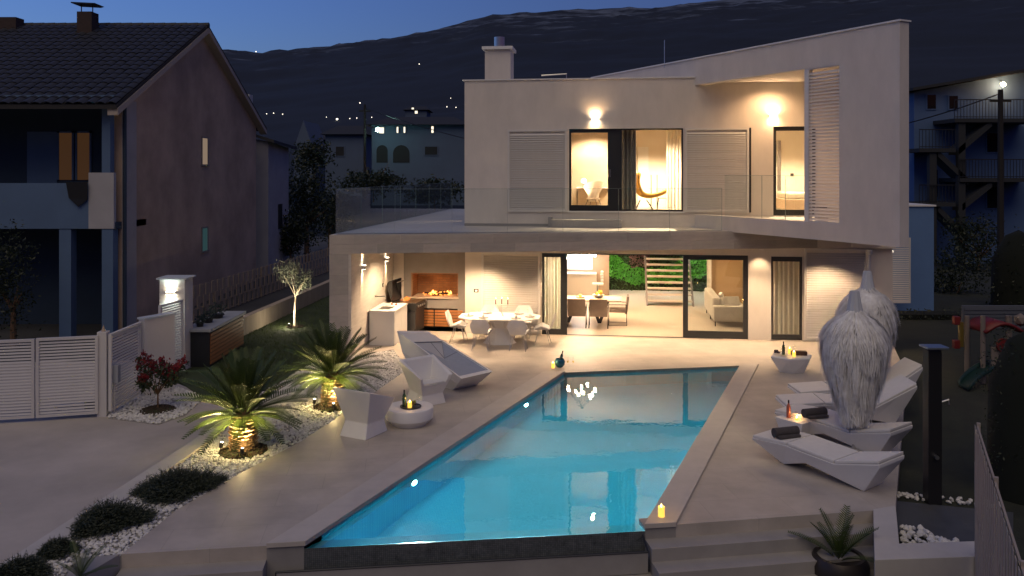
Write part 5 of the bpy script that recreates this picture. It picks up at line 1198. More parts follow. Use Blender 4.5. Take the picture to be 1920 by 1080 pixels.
# ------------------------------------------------------------------ gate, fence and pillar on the left
GATEW = mat('white_powder_coat', (.58, .565, .56), .5, 0, .04, 4)
def slat_panel(name, label, cat, p0, p1, z0, z1, pitch, group=None, fr=.05, m=GATEW, tilt=25, sw=.8):
    d = (p1 - p0); L_ = math.hypot(d.x, d.y); t = thing(name, label, cat, Vector((p0.x, p0.y, z0)), math.atan2(d.y, d.x), group)
    h = z1 - z0; MB().box(0, fr, -.03, .03, 0, h).box(L_ - fr, L_, -.03, .03, 0, h).box(fr, L_ - fr, -.03, .03, 0, fr).box(fr, L_ - fr, -.03, .03, h - fr, h).build('frame', m, t)
    W = L_ - 2*fr; a = R(tilt); sd = pitch*sw; dy, dz, th_ = math.cos(a)*sd*.3, sd*.36, .008
    sm = MB().hexa([(0, -dy, -dz), (W, -dy, -dz), (W, -dy + th_*2, -dz), (0, -dy + th_*2, -dz)], [(0, dy - th_*2, dz), (W, dy - th_*2, dz), (W, dy, dz), (0, dy, dz)]).mesh('slat', m)
    n = int((h - 2*fr)/pitch)
    for i in range(n): link('slat', sm, t, (fr, 0, fr + pitch*(i + .5)))
    return t
slat_panel('gate_leaf', 'left leaf of the white slatted driveway gate, cut by the picture edge', 'gate', gp(-120, 799), gp(65, 788), .05, 1.55, .058, 'driveway gate leaves')
slat_panel('gate_leaf', 'right leaf of the white slatted driveway gate with the opener arm', 'gate', gp(68, 788), gp(184, 780), .05, 1.56, .058, 'driveway gate leaves')
pg = gp(194, 777); gpst = thing('gate_post', 'white square gate post between the driveway gate and slatted fence', 'post', pg, R(5))
MB().box(-.09, .09, -.09, .09, -.05, 1.62).build('post', GATEW, gpst, bevel=.008); MB().lathe([(.05, 1.62), (.03, 1.66), (.0, 1.75)], 12).build('post_lamp', mat('amber_dome', (.4, .3, .2), .3), gpst)
go = thing('gate_opener', 'white ram gate opener with black end housing on the driveway gate', 'gate motor', gp(108, 778) + Vector((0, -.12, .12)), math.atan2(.35, .95))
MB().tube([(0, 0, .06), (.55, 0, .06)], .05, 12).build('ram', GATEW, go, smooth=True); MB().box(.52, .78, -.06, .06, -.02, .13).build('housing', BLACK, go, bevel=.03); MB().box(.05, .1, -.03, .03, -.1, .06).build('bracket', GATEW, go)
f0, f1 = gp(206, 779), gp(263, 744)
slat_panel('slatted_fence', 'white slatted fence panel running back from the gate post', 'fence', f0, f1, .08, 1.58, .058, 'white slatted fence panels')
wp = thing('fence_wall', 'plain white upright wall panel between slatted fence and garden gate', 'wall', f1 + Vector((.02, .02, 0)), R(60)); MB().box(0, .75, -.1, .1, -.05, 1.62).build('panel', GATEW, wp, bevel=.01); MB().box(-.02, .77, -.12, .12, 1.62, 1.66).build('cap', mat('fence_cap', (.45, .5, .55), .5), wp)
g0, g1 = gp(299, 716), gp(342, 697)
slat_panel('garden_gate', 'white slatted garden gate beside the lit pillar', 'gate', g0, g1, .1, 1.72, .058, 'white slatted fence panels')
ml = thing('letter_box', 'grey letter box on a thin stand before the slatted fence', 'letter box', gp(214, 775)); MB().box(-.1, .1, -.06, .06, .6, .95).build('box_body', mat('grey_box', (.35, .37, .4), .5), ml, bevel=.01); MB().tube([(0, 0, -.02), (0, 0, .6)], .02, 8).build('stand', GATEW, ml)
pl = thing('gate_pillar', 'tall white stone pillar with cool lit upper face behind the garden gate', 'pillar', (-8.1, 19.95, 0))
MB().box(-.3, .3, -.25, .25, -.05, 2.17).build('shaft', mat('pillar_stone', (.62, .60, .57), .6, 0, .08, 4, .15, 40), pl); MB().box(-.36, .36, -.31, .31, 2.17, 2.21).build('cap', mat('pillar_cap', (.5, .55, .58), .5), pl, bevel=.005)
sconce(Vector((-8.12, 19.7, 1.86)), (0, -1, 0), 9, 12, 'up-down wall lamp with cool light on the tall pillar', 'gate lamps', 120, .22, .05, (.78, 1.0, .92))
# bin store with plants on top
bn = thing('bin_store', 'dark bin store with wooden slat sides and a stone top by the pillar', 'bin store', (-7.62, 21.3, 0))
MB().box(-.3, .28, -1.25, 1.3, 0, .86).build('carcass', DARKMETAL, bn); MB().box(-.36, .34, -1.32, 1.36, .86, .93).build('top', mat('bin_store_top', (.34, .36, .38), .5, 0, .1, 3), bn, bevel=.006)
wsm = MB().box(.281, .3, -1.2, 1.25, 0, .075).mesh('wood_slat', WOOD)
for k in range(8): link('wood_slat', wsm, bn, (0, 0, .06 + .095*k))
SUC = leaf_mat('grey_succulent', (.03, .05, .04), (.06, .09, .07))
for k, (y, r) in enumerate(((-.95, .13), (-.4, .17), (.25, .22))):
    t = thing('potted_succulent', 'round dark plant on the bin store, %s' % ['nearest', 'middle one', 'farthest and largest'][k], 'potted plant', (-7.68, 21.3 + y, .93), 0, 'plants on the bin store')
    MB().lathe([(r*.6, 0), (r*.7, .1), (r*.6, .1), (0, .08)], 14).build('pot', BLACK, t, smooth=True); leaf_cloud(MB(), (0, 0, .1 + r*.5), (r, r, r*.8), 220, .06, seed=k+5).build('leaves', SUC, t)
# low garden wall and staggered slat fence beyond
GW = mat('garden_wall_concrete', (.40, .33, .26), .85, 0, .18, 1.6, .2, 40, stretch=(3, 3, .6))
gwl = thing('garden_wall', 'low rough concrete wall between the lawn and the neighbour yard', 'wall', (-7.8, 24, 0)); MB().prism([(0, -.6), (.72, 7.5), (1.5, 20), (1.3, 20), (.52, 7.5), (-.2, -.6)], -.2, .52).build('wall_body', GW, gwl)
def lattice(name, label, p0, p1, z0, rows, sh_, sw, pitch, m, group, th=.012):
    d = p1 - p0; L_ = math.hypot(d.x, d.y); t = thing(name, label, 'fence', Vector((p0.x, p0.y, z0)), math.atan2(d.y, d.x), group)
    sm = MB().box(-sw/2, sw/2, -th, th, 0, sh_*.97).mesh('slat', m); n = int(L_/pitch)
    for r_ in range(rows):
        for i in range(n): link('slat', sm, t, (pitch*(i + .5 + .5*(r_ % 2)), .0 if r_ % 2 else th*1.7, r_*sh_*.86), (0, R(0), 0))
    for i in range(int(L_/2) + 1): MB().box(2*i - .02, 2*i + .02, .03, .07, -.1, rows*sh_*.86 + .05).build('post', m, t)
    for r_ in (0, rows): MB().box(0, L_, .03, .05, r_*sh_*.86 + (.02 if r_ == 0 else -.02), r_*sh_*.86 + (.05 if r_ == 0 else .01)).build('rail', m, t)
    return t
FENC = mat('beige_fence_slat', (.34, .27, .20), .7, 0, .12, 5)
lattice('staggered_fence', 'beige fence of staggered upright slats along the neighbour yard', Vector((-10.1, 25.6, 0)), Vector((-8.7, 40.5, 0)), 0, 3, .42, .20, .42, FENC, 'staggered slat fences')
FENW = mat('pale_fence_slat', (.33, .285, .255), .6, 0, .06, 5)
lattice('staggered_fence', 'pale fence of staggered upright slats in the lower right corner', Vector((5.7, 10.2, 0)), Vector((3.75, 6.02, 0)), -.35, 4, .56, .12, .20, FENW, 'staggered slat fences', .003)

# ------------------------------------------------------------------ neighbour's house
NB = thing('neighbour_house', 'old grey rendered house with tiled gable roof and balcony on the left', 'house', (-11.33, 24, 0))
REND = mat('grey_old_render', (.47, .34, .24), .9, 0, .3, .55, .3, 30); BLUEW = mat('front_dusk_blue', (.09, .15, .25), .7, 0, .08, 1.5); DKW = mat('front_shade_dark', (.03, .05, .08), .85, 0, .15, 1)  # dusk blue and balcony shade put into the posts, parapet and front walls
ez, az, gy1, gya = 6.95, 9.98, 12.6, 6.1
def gab(x0, x1, m, y0=0, y1=gy1): return [(x0, y0, -.3), (x0, y1, -.3), (x0, y1, ez + .05), (x0, gya, az), (x0, y0, ez)]
v = gab(0, 0, None) + gab(-.3, -.3, None)
MB().add(v, [(0,1,2,3,4), (9,8,7,6,5), (0,4,9,5), (1,6,7,2), (0,5,6,1)]).build('gable_wall', REND, NB)
MB().box(.002, .02, .0, .9, -.3, ez - .1).build('corner_strip', mat('light_render', (.42, .39, .36), .85, 0, .12, 1), NB)
for z0, z1, m, lb in ((5.03, 6.04, emit_mat('lit_window_warm', (1, .72, .5), .12), 'lit narrow upper window in the gable'), (1.85, 2.73, emit_mat('lit_window_teal', (.25, .6, .62), .04), 'dim teal lower window in the gable')):
    w_ = MB().box(.002, .03, 6.14, 6.20, z0, z1).box(.002, .03, 6.72, 6.78, z0, z1).box(.002, .03, 6.2, 6.72, z1 - .05, z1).box(.002, .05, 6.1, 6.82, z0 - .06, z0).build('window', mat('old_window_frame', (.25, .22, .2), .7), NB); w_['label'] = lb
    MB().box(.003, .012, 6.2, 6.72, z0, z1 - .05).build('pane', m, w_)
MB().box(-9, -.3, 1.4, 1.6, 3.3, ez).build('front_wall', DKW, NB); MB().box(-9, -.3, 2.0, 2.2, -.3, 3.1).build('front_wall', DKW, NB)
MB().box(-9, .0, -.35, 1.6, 3.1, 3.3).build('balcony_floor', DKW, NB); MB().box(-9, -.75, -.42, -.28, 3.12, 4.42).build('balcony_parapet', BLUEW, NB); MB().box(-.75, -.03, -.42, -.28, 3.12, 4.72).build('balcony_parapet', mat('parapet_end_lit', (.4, .39, .39), .85, 0, .1, 1), NB)  # lit end of the parapet put into a paler colour than its shaded front
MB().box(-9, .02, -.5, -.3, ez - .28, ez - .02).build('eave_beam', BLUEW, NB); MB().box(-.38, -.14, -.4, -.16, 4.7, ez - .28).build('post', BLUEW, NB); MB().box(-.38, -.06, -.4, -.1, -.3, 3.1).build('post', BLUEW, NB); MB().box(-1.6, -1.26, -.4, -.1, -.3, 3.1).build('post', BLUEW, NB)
def nbx(px, y): return (px - 960)/FPX*(24 + y) + 11.33
LITO = emit_mat('lit_window_orange', (1, .45, .16), .02)
for a, b in ((112, 136), (146, 169)):
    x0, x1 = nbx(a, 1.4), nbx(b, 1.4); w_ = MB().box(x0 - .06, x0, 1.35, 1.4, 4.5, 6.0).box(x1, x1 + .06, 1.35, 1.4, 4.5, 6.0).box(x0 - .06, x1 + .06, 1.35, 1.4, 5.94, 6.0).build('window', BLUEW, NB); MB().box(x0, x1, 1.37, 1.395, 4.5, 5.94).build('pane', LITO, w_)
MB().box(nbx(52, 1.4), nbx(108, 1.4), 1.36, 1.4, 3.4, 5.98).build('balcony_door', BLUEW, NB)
lau = MB(); 
lau.add([(nbx(128, -.4), -.5, 4.45), (nbx(168, -.4), -.5, 4.45), (nbx(166, -.4), -.46, 3.95), (nbx(150, -.4), -.47, 3.75), (nbx(132, -.4), -.46, 4.0)], [(0,1,2,3,4)])
o = lau.build('laundry', BLACK, NB); o.modifiers.new('s', 'SOLIDIFY').thickness = .03
MB().tube([(.08, .03, -.2), (.08, .03, ez - .1)], .05, 8).build('downpipe', DKW, NB, smooth=True)
# roof with tiles
sl = Vector((0, gya + .9, az - ez + .45)); sang = math.atan2(sl.z, sl.y); slen = sl.length
rf = MB().hexa([(-9, -.9, ez - .45), (.28, -.9, ez - .45), (.28, gya, az), (-9, gya, az)], [(-9, -.9, ez - .33), (.28, -.9, ez - .33), (.28, gya, az + .12), (-9, gya, az + .12)]).hexa([(-9, gya, az), (.28, gya, az), (.28, gy1 + .7, ez - .35), (-9, gy1 + .7, ez - .35)], [(-9, gya, az + .12), (.28, gya, az + .12), (.28, gy1 + .7, ez - .23), (-9, gy1 + .7, ez - .23)]).build('roof', mat('roof_underlay', (.03, .028, .028), .9), NB)
BARG = mat('barge_board', (.42, .36, .30), .8)
MB().hexa([(.0, -.85, ez - .62), (.3, -.85, ez - .62), (.3, gya, az - .17), (.0, gya, az - .17)], [(.0, -.85, ez - .42), (.3, -.85, ez - .42), (.3, gya, az + .02), (.0, gya, az + .02)]).hexa([(.0, gya, az - .17), (.3, gya, az - .17), (.3, gy1 + .6, ez - .5), (.0, gy1 + .6, ez - .5)], [(.0, gya, az + .02), (.3, gya, az + .02), (.3, gy1 + .6, ez - .32), (.0, gy1 + .6, ez - .32)]).build('barge_board', BARG, rf)
TILE = mat('dark_clay_tile', (.020, .022, .028), .6, 0, .3, 3, .15, 40); tw, tlh = .30, .40
arc = [(tw*(k/6 - .5), .055*math.sin(math.pi*k/6)) for k in range(7)]
tv_ = [(x, 0, z + .02) for x, z in arc] + [(x*.9, tlh + .06, z*.85) for x, z in arc] + [(x, 0, z) for x, z in arc]
tmb = ([*tv_], [(k, k+1, k+8, k+7) for k in range(6)] + [(k+14, k+15, k+1, k) for k in range(6)])
tmesh = MB().add(*tmb).mesh('roof_tile', TILE, True)
cells = []
ncol, nrow = 30, int(slen/tlh)
for r_ in range(nrow):
    for c in range(ncol): cells.append((r_, c))
vis = [(r_, c) for r_, c in cells if 960 + FPX*(-11.33 + .1 - tw*c)/(23.1 + r_*tlh*math.cos(sang)) > -40]
rest = MB(); rnd = random.Random(2); RM = Matrix.Rotation(sang, 3, 'X')
for i, (r_, c) in enumerate(vis):
    p = Vector((.12 - tw*c + rnd.uniform(-.008, .008), -.92 + r_*tlh*math.cos(sang), ez - .315 + r_*tlh*math.sin(sang) + rnd.uniform(0, .01)))
    if i < 300: link('roof_tile', tmesh, rf, p, (sang, R(rnd.uniform(-1.5, 1.5)), R(rnd.uniform(-1, 1))))
    else: rest.add([RM @ Vector(v) + p for v in tmb[0]], tmb[1])
o = rest.build('roof_tiles', TILE, rf, smooth=True); o['kind'] = 'stuff'
rdm = MB().tube([(0, 0, 0), (.42, 0, .012)], .10, 8).mesh('ridge_tile', TILE, True)
for k in range(24): link('ridge_tile', rdm, rf, (.28 - .4*(k+1), gya, az + .10))
xc = nbx(166, 5.4)
cn = MB().box(xc - .26, xc + .26, 5.1, 5.6, az - .5, az + .42).build('chimney', mat('dark_brick', (.06, .04, .035), .9, 0, .2, 8), NB)
MB().hexa([(xc - .42, 5.0, az + .70), (xc + .3, 5.0, az + .66), (xc + .3, 5.7, az + .66), (xc - .42, 5.7, az + .70)], [(xc - .42, 5.0, az + .74), (xc + .42, 5.0, az + .70), (xc + .42, 5.7, az + .70), (xc - .42, 5.7, az + .74)]).tube([(xc - .2, 5.3, az + .42), (xc - .2, 5.3, az + .7)], .02, 6).tube([(xc + .2, 5.3, az + .42), (xc + .2, 5.3, az + .7)], .02, 6).build('chimney_cowl', DARKMETAL, cn)
xc2 = nbx(12, 5.6); MB().box(xc2 - .35, xc2 + .4, 5.5, 6.0, az - .2, az + .3).build('chimney', mat('dark_brick', (.06, .04, .035), .9), NB)
# second house behind it
N2 = thing('rear_house', 'pale gabled house peeping out behind the grey neighbour house', 'house', (-11.9, 38.5, 0)); PALE = mat('pale_render', (.34, .33, .34), .85, 0, .15, .8, .1, 20)
MB().add([(-6, 0, -.3), (.55, 0, -.3), (.55, 3.5, -.3), (-6, 3.5, -.3), (-6, 0, 7.2), (.55, 0, 6.2), (.55, 3.5, 6.0), (-6, 3.5, 7.0)], [(0,1,5,4), (1,2,6,5), (4,5,6,7), (2,3,7,6), (3,0,4,7)]).build('wall', PALE, N2)
MB().hexa([(-6, -.3, 8.3), (.9, -.3, 6.1), (.9, 3.8, 5.9), (-6, 3.8, 8.1)], [(-6, -.3, 8.45), (.9, -.3, 6.25), (.9, 3.8, 6.05), (-6, 3.8, 8.25)]).build('roof', TILE, N2); MB().box(-.55, -.05, -.9, -.4, -.2, 8.3).build('chimney_stack', mat('white_stack', (.5, .5, .5), .8), N2)
MB().box(.551, .57, 1.6, 2.3, 2.0, 3.2).build('window', DARKMETAL, N2)

# ------------------------------------------------------------------ olive tree, red shrub, background trees
def tree_limbs(mb, base, H, r, n, spread, seed, lean=(0, 0)):
    rnd = random.Random(seed); tips = []; top = Vector(base) + Vector((lean[0], lean[1], H))
    mb.tube(bez(base, Vector(base) + Vector((-lean[0]*.6, 0, H*.5)), top, 6), [r*(1 - .06*i) for i in range(7)], 8)
    for i in range(n):
        a = i*2.4 + rnd.random(); e = top + Vector((math.cos(a)*spread*rnd.uniform(.4, 1), math.sin(a)*spread*rnd.uniform(.4, 1), spread*rnd.uniform(.5, 1.5)))
        p = bez(top + Vector((0, 0, -.05*H*rnd.random())), top.lerp(e, .5) + Vector((0, 0, .12*spread)), e, 5); mb.tube(p, [r*.55*(1 - .16*j) for j in range(6)], 6); tips += [p[3], p[4], p[5]]
    return tips
ob = gp(553, 613); ol = thing('olive_tree', 'young uplit olive tree on the lawn by the low wall', 'tree', ob)
mb = MB(); tips = tree_limbs(mb, (0, 0, 0), .95, .045, 9, .62, 4, (.03, .0)); mb.build('trunk', mat('olive_bark', (.33, .27, .2), .9, 0, .3, 14, .4, 40), ol, smooth=True)
mb = MB(); OLV = leaf_mat('olive_leaf', (.10, .12, .07), (.26, .28, .19))
for i, t_ in enumerate(tips): leaf_cloud(mb, t_ + Vector((0, 0, .05)), (.24, .24, .26), 48, .075, seed=i + 20, ratio=.32, shell=.1)
mb.build('crown', OLV, ol)
spike_spot('spike spotlight at the foot of the olive tree', ob + Vector((-.16, -.16, 0)), (.18, .2, .95), 160, 80, (1, .86, .6))
mulch('ring of pale stones around the olive tree', ob, .26, 9, .03)
rb = gp(296, 769); rs = thing('red_leaved_shrub', 'shrub with red leaf tips by the white slatted fence', 'shrub', rb)
mb = MB(); tips = tree_limbs(mb, (0, 0, 0), .32, .022, 12, .5, 8); mb.build('stems', TRK, rs, smooth=True)
gr1, rd1 = MB(), MB(); RDL = leaf_mat('red_leaf', (.16, .01, .015), (.34, .03, .035)); GRL = leaf_mat('dark_green_leaf', (.02, .035, .012), (.05, .07, .025))
rnd = random.Random(6)
for i, t_ in enumerate(tips):
    if t_.z > .60: leaf_cloud(rd1, t_ + Vector((rnd.uniform(-.05, .05), 0, .06)), (.07, .07, .11), 34, .07, seed=i + 60, ratio=.5, shell=.1, up=1)
    leaf_cloud(gr1, t_ + Vector((0, 0, -.05)), (.15, .15, .14), 26, .085, seed=i + 90, ratio=.45, shell=.1)
rd1.build('red_leaves', RDL, rs); gr1.build('green_leaves', GRL, rs); mulch('dark mulch ring under the red-leaved shrub', rb, .34, 12)
DKT = leaf_mat('night_tree_leaf', (.010, .016, .008), (.035, .05, .022))
def bg_tree(label, px, py_top, py_base, d, wpx, n, seed, lump=.45, leaf=None, z0=None):
    b = at(px, py_base, d); H = (py_base - py_top)*d/FPX; w = wpx*d/FPX; t = thing('garden_tree', label, 'tree', b, 0, 'dark background trees')
    mb = MB(); tree_limbs(mb, (0, 0, -.3), H*.35, max(.04, H*.03), 6, w*.3, seed); mb.build('trunk', TRK, t)
    mb = MB(); s_ = leaf or d*.0042
    for k in range(5):
        r = random.Random(seed*7 + k); leaf_cloud(mb, (r.uniform(-.28, .28)*w, r.uniform(-.2, .2)*w, H*(.35 + .42*r.random())), (w*.3, w*.28, H*.26), n//5, s_, seed=seed*5 + k, lump=lump, shell=.2)
    leaf_cloud(mb, (0, 0, H*.5), (w*.45, w*.4, H*.46), n//2, s_, seed=seed + 77, lump=lump, shell=.3)
    mb.build('crown', DKT, t)
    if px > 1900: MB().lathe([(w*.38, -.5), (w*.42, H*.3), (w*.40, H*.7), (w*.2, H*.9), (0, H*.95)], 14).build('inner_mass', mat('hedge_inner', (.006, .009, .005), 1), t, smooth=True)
    return t
bg_tree('broad dark tree right of the grey house', 575, 290, 480, 44, 120, 2600, 1); bg_tree('dark bush behind the staggered fence, left of the villa', 545, 400, 500, 41, 80, 1500, 2); bg_tree('dark shrub between grey house and villa slab', 618, 345, 470, 50, 90, 1500, 3)
bg_tree('dark tree under the neighbour balcony', 25, 415, 640, 22.5, 110, 1600, 4); bg_tree('low dark trees beyond the left glass panes', 700, 318, 372, 62, 150, 1500, 5); bg_tree('dark tree behind the upper storey', 815, 330, 390, 66, 120, 1200, 6); bg_tree('dark tree before the far gabled house', 590, 262, 330, 70, 90, 1200, 14)
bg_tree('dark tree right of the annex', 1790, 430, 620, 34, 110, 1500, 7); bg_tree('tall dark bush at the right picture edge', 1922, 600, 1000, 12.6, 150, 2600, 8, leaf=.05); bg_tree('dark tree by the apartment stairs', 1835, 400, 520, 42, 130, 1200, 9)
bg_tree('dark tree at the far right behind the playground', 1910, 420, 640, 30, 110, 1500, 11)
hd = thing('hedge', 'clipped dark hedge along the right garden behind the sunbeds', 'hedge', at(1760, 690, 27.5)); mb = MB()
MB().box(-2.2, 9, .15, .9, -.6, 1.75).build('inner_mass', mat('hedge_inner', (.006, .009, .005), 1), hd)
rnd = random.Random(31)
for i in range(4200):
    x, z = rnd.uniform(-2.3, 7), rnd.uniform(-.3, 1.85); p = Vector((x, .12 + rnd.uniform(-.12, .1) if z < 1.75 else rnd.uniform(.1, .9), z)); a = Vector((rnd.gauss(0,1), rnd.gauss(0,1), rnd.gauss(0,1))).normalized(); b = a.orthogonal().normalized(); mb.add([p - a*.06, p + b*.03, p + a*.06, p - b*.03], [(0,1,2,3)])
mb.build('leaves', DKT, hd)
# grass blades on the lit part of the lawn
rnd = random.Random(13); mb = MB(); k = 0
while k < 9000:
    p = gp(rnd.uniform(400, 655), rnd.uniform(560, 760)); 
    if not inside(p, lawn_poly): k += .05; continue
    a = rnd.random()*6.28; h = rnd.uniform(.03, .07); w = .008; q = Vector((math.cos(a)*w, math.sin(a)*w, 0)); mb.add([p - q, p + q, p + Vector((rnd.gauss(0, .02), rnd.gauss(0, .02), h))], [(0,1,2)]); k += 1
mb.build('grass', leaf_mat('grass_blade', (.035, .06, .012), (.08, .11, .03)), kind='stuff', label='short lawn grass left of the villa', cat='grass')

# ------------------------------------------------------------------ playground set
PT = at(1848, 690, 19.6); PT.z = -.2; ps = thing('play_tower', 'plastic play tower with red arched roof and green slide in the dark garden', 'play equipment', PT)
def pp(px, py, y=0.0): q = at(px, py, PT.y + y) - PT; return q
RED = mat('red_plastic', (.15, .012, .01), .5); YEL = mat('yellow_plastic', (.13, .09, .01), .5); GRN = mat('green_plastic', (.006, .03, .026), .5); GRY = mat('grey_plastic', (.10, .11, .13), .6); BEI = mat('beige_plastic', (.2, .165, .14), .6)  # plastic colours dimmed to stand in for the dark of the garden
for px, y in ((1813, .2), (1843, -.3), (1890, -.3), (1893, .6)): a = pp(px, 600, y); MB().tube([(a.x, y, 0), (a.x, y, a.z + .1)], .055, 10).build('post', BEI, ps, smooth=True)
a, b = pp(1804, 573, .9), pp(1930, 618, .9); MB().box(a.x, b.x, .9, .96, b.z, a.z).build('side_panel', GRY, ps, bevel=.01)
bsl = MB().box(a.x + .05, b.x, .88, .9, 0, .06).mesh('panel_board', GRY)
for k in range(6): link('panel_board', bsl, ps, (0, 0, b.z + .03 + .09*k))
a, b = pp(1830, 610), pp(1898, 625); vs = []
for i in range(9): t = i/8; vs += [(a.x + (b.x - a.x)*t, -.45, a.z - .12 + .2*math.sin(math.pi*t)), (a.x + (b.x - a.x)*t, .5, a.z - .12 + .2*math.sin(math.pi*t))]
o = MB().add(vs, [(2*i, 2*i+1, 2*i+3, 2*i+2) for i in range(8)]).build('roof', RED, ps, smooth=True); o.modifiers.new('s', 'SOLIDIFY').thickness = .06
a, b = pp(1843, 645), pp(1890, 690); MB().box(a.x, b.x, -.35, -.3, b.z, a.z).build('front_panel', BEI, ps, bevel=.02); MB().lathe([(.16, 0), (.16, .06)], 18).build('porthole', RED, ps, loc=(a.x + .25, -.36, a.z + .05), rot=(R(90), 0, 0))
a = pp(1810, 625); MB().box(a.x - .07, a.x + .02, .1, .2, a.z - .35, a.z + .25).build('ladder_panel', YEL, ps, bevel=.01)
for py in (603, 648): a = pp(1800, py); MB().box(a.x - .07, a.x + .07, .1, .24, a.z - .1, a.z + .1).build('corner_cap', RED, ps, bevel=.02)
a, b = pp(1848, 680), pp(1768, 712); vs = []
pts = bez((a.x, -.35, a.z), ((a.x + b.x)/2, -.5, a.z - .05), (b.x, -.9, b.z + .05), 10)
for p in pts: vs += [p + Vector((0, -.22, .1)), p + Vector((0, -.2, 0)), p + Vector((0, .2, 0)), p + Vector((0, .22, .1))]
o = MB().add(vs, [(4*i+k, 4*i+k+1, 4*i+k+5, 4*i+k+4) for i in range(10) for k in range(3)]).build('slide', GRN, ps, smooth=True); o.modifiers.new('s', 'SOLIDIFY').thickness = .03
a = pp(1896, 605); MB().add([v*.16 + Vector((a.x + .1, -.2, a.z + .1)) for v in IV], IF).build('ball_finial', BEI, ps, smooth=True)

# ------------------------------------------------------------------ apartment block, far houses, village lights, poles
AP = at(1815, 430, 45); ap = thing('apartment_block', 'three-storey block with outside stairs at the right edge', 'building', AP)
def aq(px, py, y=0.0): return at(px, py, 45 + y) - AP
APW = mat('block_dusk_blue', (.08, .14, .27), .85, 0, .1, .5, .1, 20); APD = mat('block_dark_concrete', (.03, .032, .035), .9)  # evening blue on the block is mixed into its wall colour
a, b, c, d_ = aq(1714, 172), aq(1975, 126), aq(1714, 560), aq(1975, 560)
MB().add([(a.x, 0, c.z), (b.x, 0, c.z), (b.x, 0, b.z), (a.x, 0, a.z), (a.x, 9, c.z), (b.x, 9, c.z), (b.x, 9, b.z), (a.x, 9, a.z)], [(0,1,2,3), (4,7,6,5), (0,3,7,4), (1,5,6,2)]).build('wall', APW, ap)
MB().hexa([(a.x - .4, -.7, a.z), (b.x, -.7, b.z), (b.x, 9, b.z), (a.x - .4, 9, a.z)], [(a.x - .4, -.7, a.z + .15), (b.x, -.7, b.z + .15), (b.x, 9, b.z + .15), (a.x - .4, 9, a.z + .15)]).build('roof', APD, ap)
for x0, x1, y0, y1 in ((1738, 1754, 178, 204), (1779, 1795, 180, 204), (1740, 1757, 318, 370), (1850, 1870, 250, 285), (1850, 1875, 350, 390)):
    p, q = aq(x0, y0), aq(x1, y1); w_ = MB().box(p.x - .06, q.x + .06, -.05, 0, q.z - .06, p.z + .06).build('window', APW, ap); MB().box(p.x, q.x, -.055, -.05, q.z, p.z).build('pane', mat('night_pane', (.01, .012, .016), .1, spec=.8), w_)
def deck(x0, x1, py, rail=34, y=-2.2):
    p, q = aq(x0, py, y), aq(x1, py, y); MB().box(p.x, q.x, y, 0, p.z - .2, p.z).build('landing', APD, ap); h = rail*(45 + y)/FPX; mb = MB(); mb.box(p.x, q.x, y, y + .04, p.z + h - .05, p.z + h).box(p.x, q.x, y, y + .04, p.z + .06, p.z + .1)
    n = int((q.x - p.x)/.16)
    for i in range(n + 1): x = p.x + (q.x - p.x)*i/n; mb.box(x - .012, x + .012, y + .01, y + .03, p.z, p.z + h - .05)
    mb.build('railing', DARKMETAL, ap)
deck(1790, 1960, 222, 36); deck(1724, 1792, 278, 36); deck(1800, 1960, 334, 36); deck(1724, 1792, 380, 34)
for (xa, ya), (xb, yb) in (((1788, 278), (1850, 225)), ((1750, 282), (1806, 334)), ((1795, 382), (1850, 338)), ((1750, 384), (1806, 440))):
    p, q = aq(xa, ya, -1.6), aq(xb, yb, -1.6); MB().hexa([(p.x, -2.1, p.z - .35), (q.x, -2.1, q.z - .35), (q.x, -1.1, q.z - .35), (p.x, -1.1, p.z - .35)], [(p.x, -2.1, p.z), (q.x, -2.1, q.z), (q.x, -1.1, q.z), (p.x, -1.1, p.z)]).build('stair_flight', APD, ap)
for px in (1748, 1802): p, q = aq(px, 225, -2), aq(px, 560, -2); MB().box(p.x - .18, p.x + .18, -2.1, -1.8, q.z, aq(px, 282 if px == 1748 else 226, -2).z).build('support_column', APD, ap)
bl = thing('wall_bulb', 'bare warm bulb lit on the apartment block top balcony', 'lamp', at(1881, 158, 44.6)); MB().add([v*.14 for v in IV], IF).build('bulb', emit_mat('far_bulb', (1, .62, .28), 40), bl, smooth=True); MB().tube([(0, 0, .1), (0, .3, .25)], .03, 6).build('bracket', BLACK, bl)
lamp('bulb_light', 'POINT', bl.location + Vector((-.1, -.35, -.1)), 26, (1, .6, .28), rad=.08)
def pole(label, px, top, base, d, r=.13, arms=()):
    t = thing('utility_pole', label, 'pole', at(px, base, d)); h = (base - top)*d/FPX; MB().tube([(0, 0, -1), (0, 0, h)], [r, r*.75], 8).box(-.5, .5, -.05, .05, h - .6, h - .5).build('pole', mat('creosote_wood', (.02, .017, .015), .9), t, smooth=True); return t
pole('dark utility pole before the apartment block', 1876, 168, 440, 40, .16); pu = pole('dark utility pole with a street lamp left of the villa roof', 684, 196, 352, 70, .13)
def wire(label, a, b, sag):
    m = (a + b)*.5 + Vector((0, 0, -sag)); MB().tube(bez(a, m, b, 16), .03, 4).build('overhead_wire', BLACK, label=label, cat='wire')
wire('thin overhead wire running left from the right utility pole', at(1876, 175, 40), at(1640, 245, 47), .3); wire('thin overhead wire from the left utility pole to the villa side', at(684, 202, 70), at(905, 268, 60), .3)
sl_ = thing('street_lamp', 'street lamp with greenish white glow on the left utility pole', 'lamp', at(708, 243, 69.5)); MB().add([v*.20 for v in IV], IF).build('lamp_head', emit_mat('mercury_lamp', (.5, 1, .85), 25), sl_, smooth=True); p = pu.location - sl_.location; MB().tube([(0, 0, .1), (p.x, p.y, .4)], .04, 6).build('lamp_arm', BLACK, sl_)
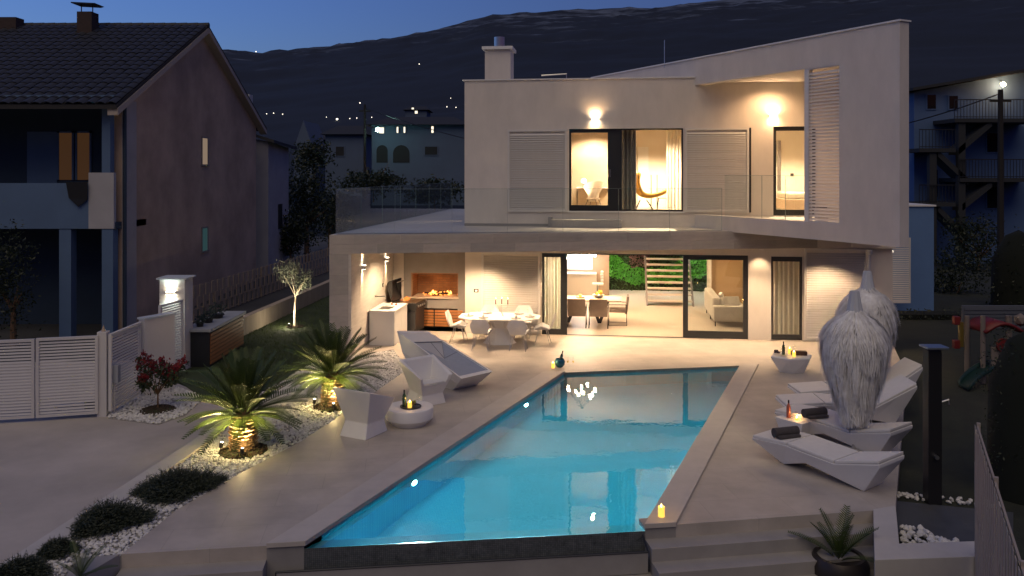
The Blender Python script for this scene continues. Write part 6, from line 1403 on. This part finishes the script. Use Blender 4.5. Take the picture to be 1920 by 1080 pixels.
lamp('street_light', 'POINT', sl_.location + Vector((0, -.5, -.2)), 5, (.4, 1, .85), rad=.15)
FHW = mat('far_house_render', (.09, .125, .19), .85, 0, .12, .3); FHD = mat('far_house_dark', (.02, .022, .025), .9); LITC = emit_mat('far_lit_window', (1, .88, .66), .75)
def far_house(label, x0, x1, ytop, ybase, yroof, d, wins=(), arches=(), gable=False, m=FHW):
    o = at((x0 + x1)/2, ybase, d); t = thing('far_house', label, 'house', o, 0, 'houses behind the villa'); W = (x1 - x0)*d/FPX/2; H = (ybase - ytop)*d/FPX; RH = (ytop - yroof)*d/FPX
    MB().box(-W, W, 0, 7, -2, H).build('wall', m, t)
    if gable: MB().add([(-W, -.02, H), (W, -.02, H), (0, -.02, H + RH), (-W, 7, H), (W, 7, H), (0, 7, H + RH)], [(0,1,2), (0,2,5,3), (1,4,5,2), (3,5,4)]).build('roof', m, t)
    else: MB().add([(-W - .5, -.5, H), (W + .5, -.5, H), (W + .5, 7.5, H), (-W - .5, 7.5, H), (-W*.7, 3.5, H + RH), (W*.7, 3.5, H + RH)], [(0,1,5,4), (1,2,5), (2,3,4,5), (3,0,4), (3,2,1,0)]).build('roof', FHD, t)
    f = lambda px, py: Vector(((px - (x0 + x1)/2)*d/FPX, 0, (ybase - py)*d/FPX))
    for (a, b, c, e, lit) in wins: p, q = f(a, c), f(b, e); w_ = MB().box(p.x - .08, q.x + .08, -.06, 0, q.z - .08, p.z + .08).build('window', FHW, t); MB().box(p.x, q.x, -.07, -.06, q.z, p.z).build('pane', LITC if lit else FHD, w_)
    for (a, b, c, e) in arches:
        p, q = f(a, c), f(b, e); r = (q.x - p.x)/2; xm = (p.x + q.x)/2; pts = [(p.x, q.z), (q.x, q.z)] + [(xm + r*math.cos(k*math.pi/10), p.z - r + r*math.sin(k*math.pi/10)) for k in range(11)]
        MB().add([(x, -.03, z) for x, z in pts], [tuple(range(len(pts)))]).build('arched_opening', FHD, t)
    return t
far_house('pale house with arched loggia openings and a row of small lit windows', 697, 872, 234, 342, 214, 72, ((711, 720, 239, 250, 1), (744, 747, 238, 249, 1), (757, 760, 238, 249, 1), (809, 813, 237, 249, 1), (797, 820, 275, 290, 0)), ((706, 727, 272, 305), (737, 768, 272, 305)))
far_house('dim house left of the utility pole with a plain dark roof', 610, 682, 252, 330, 232, 84, ((630, 645, 275, 292, 0),)); far_house('dim far house with a steep pointed gable', 552, 586, 275, 330, 226, 88, (), (), True); far_house('dim low house between the steep gable and the pole', 586, 616, 262, 330, 248, 95)
far_house('dark hillside house with a lit top window right of the arched house', 760, 800, 206, 230, 196, 150, ((772, 776, 202, 206, 1), (778, 783, 208, 213, 1)))
def hit(px, py):
    y = 90.0
    while y < YR - 5:
        x = (px - 960)/FPX*y
        if terr(x, y) >= CAM_H - (py - HOR)*y/FPX: return Vector((x, y, terr(x, y)))
        y *= 1.012
    x = (px - 960)/FPX*YR; return Vector((x, YR, terr(x, YR)))
vl = [(500, 215, 1), (513, 214, 1), (530, 216, 1), (632, 228, 2.6), (656, 224, 1), (669, 224, 1.1), (697, 222, 1), (675, 195, 1.2), (838, 204, 1), (855, 203, 1), (845, 187, .8), (480, 98, 1.3), (786, 122, 1), (868, 152, 1.2), (612, 222, .8)]
for k, (px, py, s_) in enumerate(vl):
    q = hit(px, py); r = s_*q.y/FPX*.75; t = thing('village_light', 'tiny distant %s on the mountainside, %s from the left' % ('village light', ['first', 'second', 'third', 'fourth', 'fifth', 'sixth', 'seventh', 'eighth', 'ninth', 'tenth', 'eleventh', 'twelfth', 'thirteenth', 'fourteenth', 'fifteenth'][sorted(v[0] for v in vl).index(px)]), 'light', q, 0, 'distant village lights')
    MB().tube([(0, 0, -r*2), (0, 0, r*2)], r*.15, 5).build('mast', FHD, t); MB().add([v*r + Vector((0, 0, r*2)) for v in IV], IF).build('lantern', emit_mat('village_lantern', (1, .9, .72), 2.2), t)
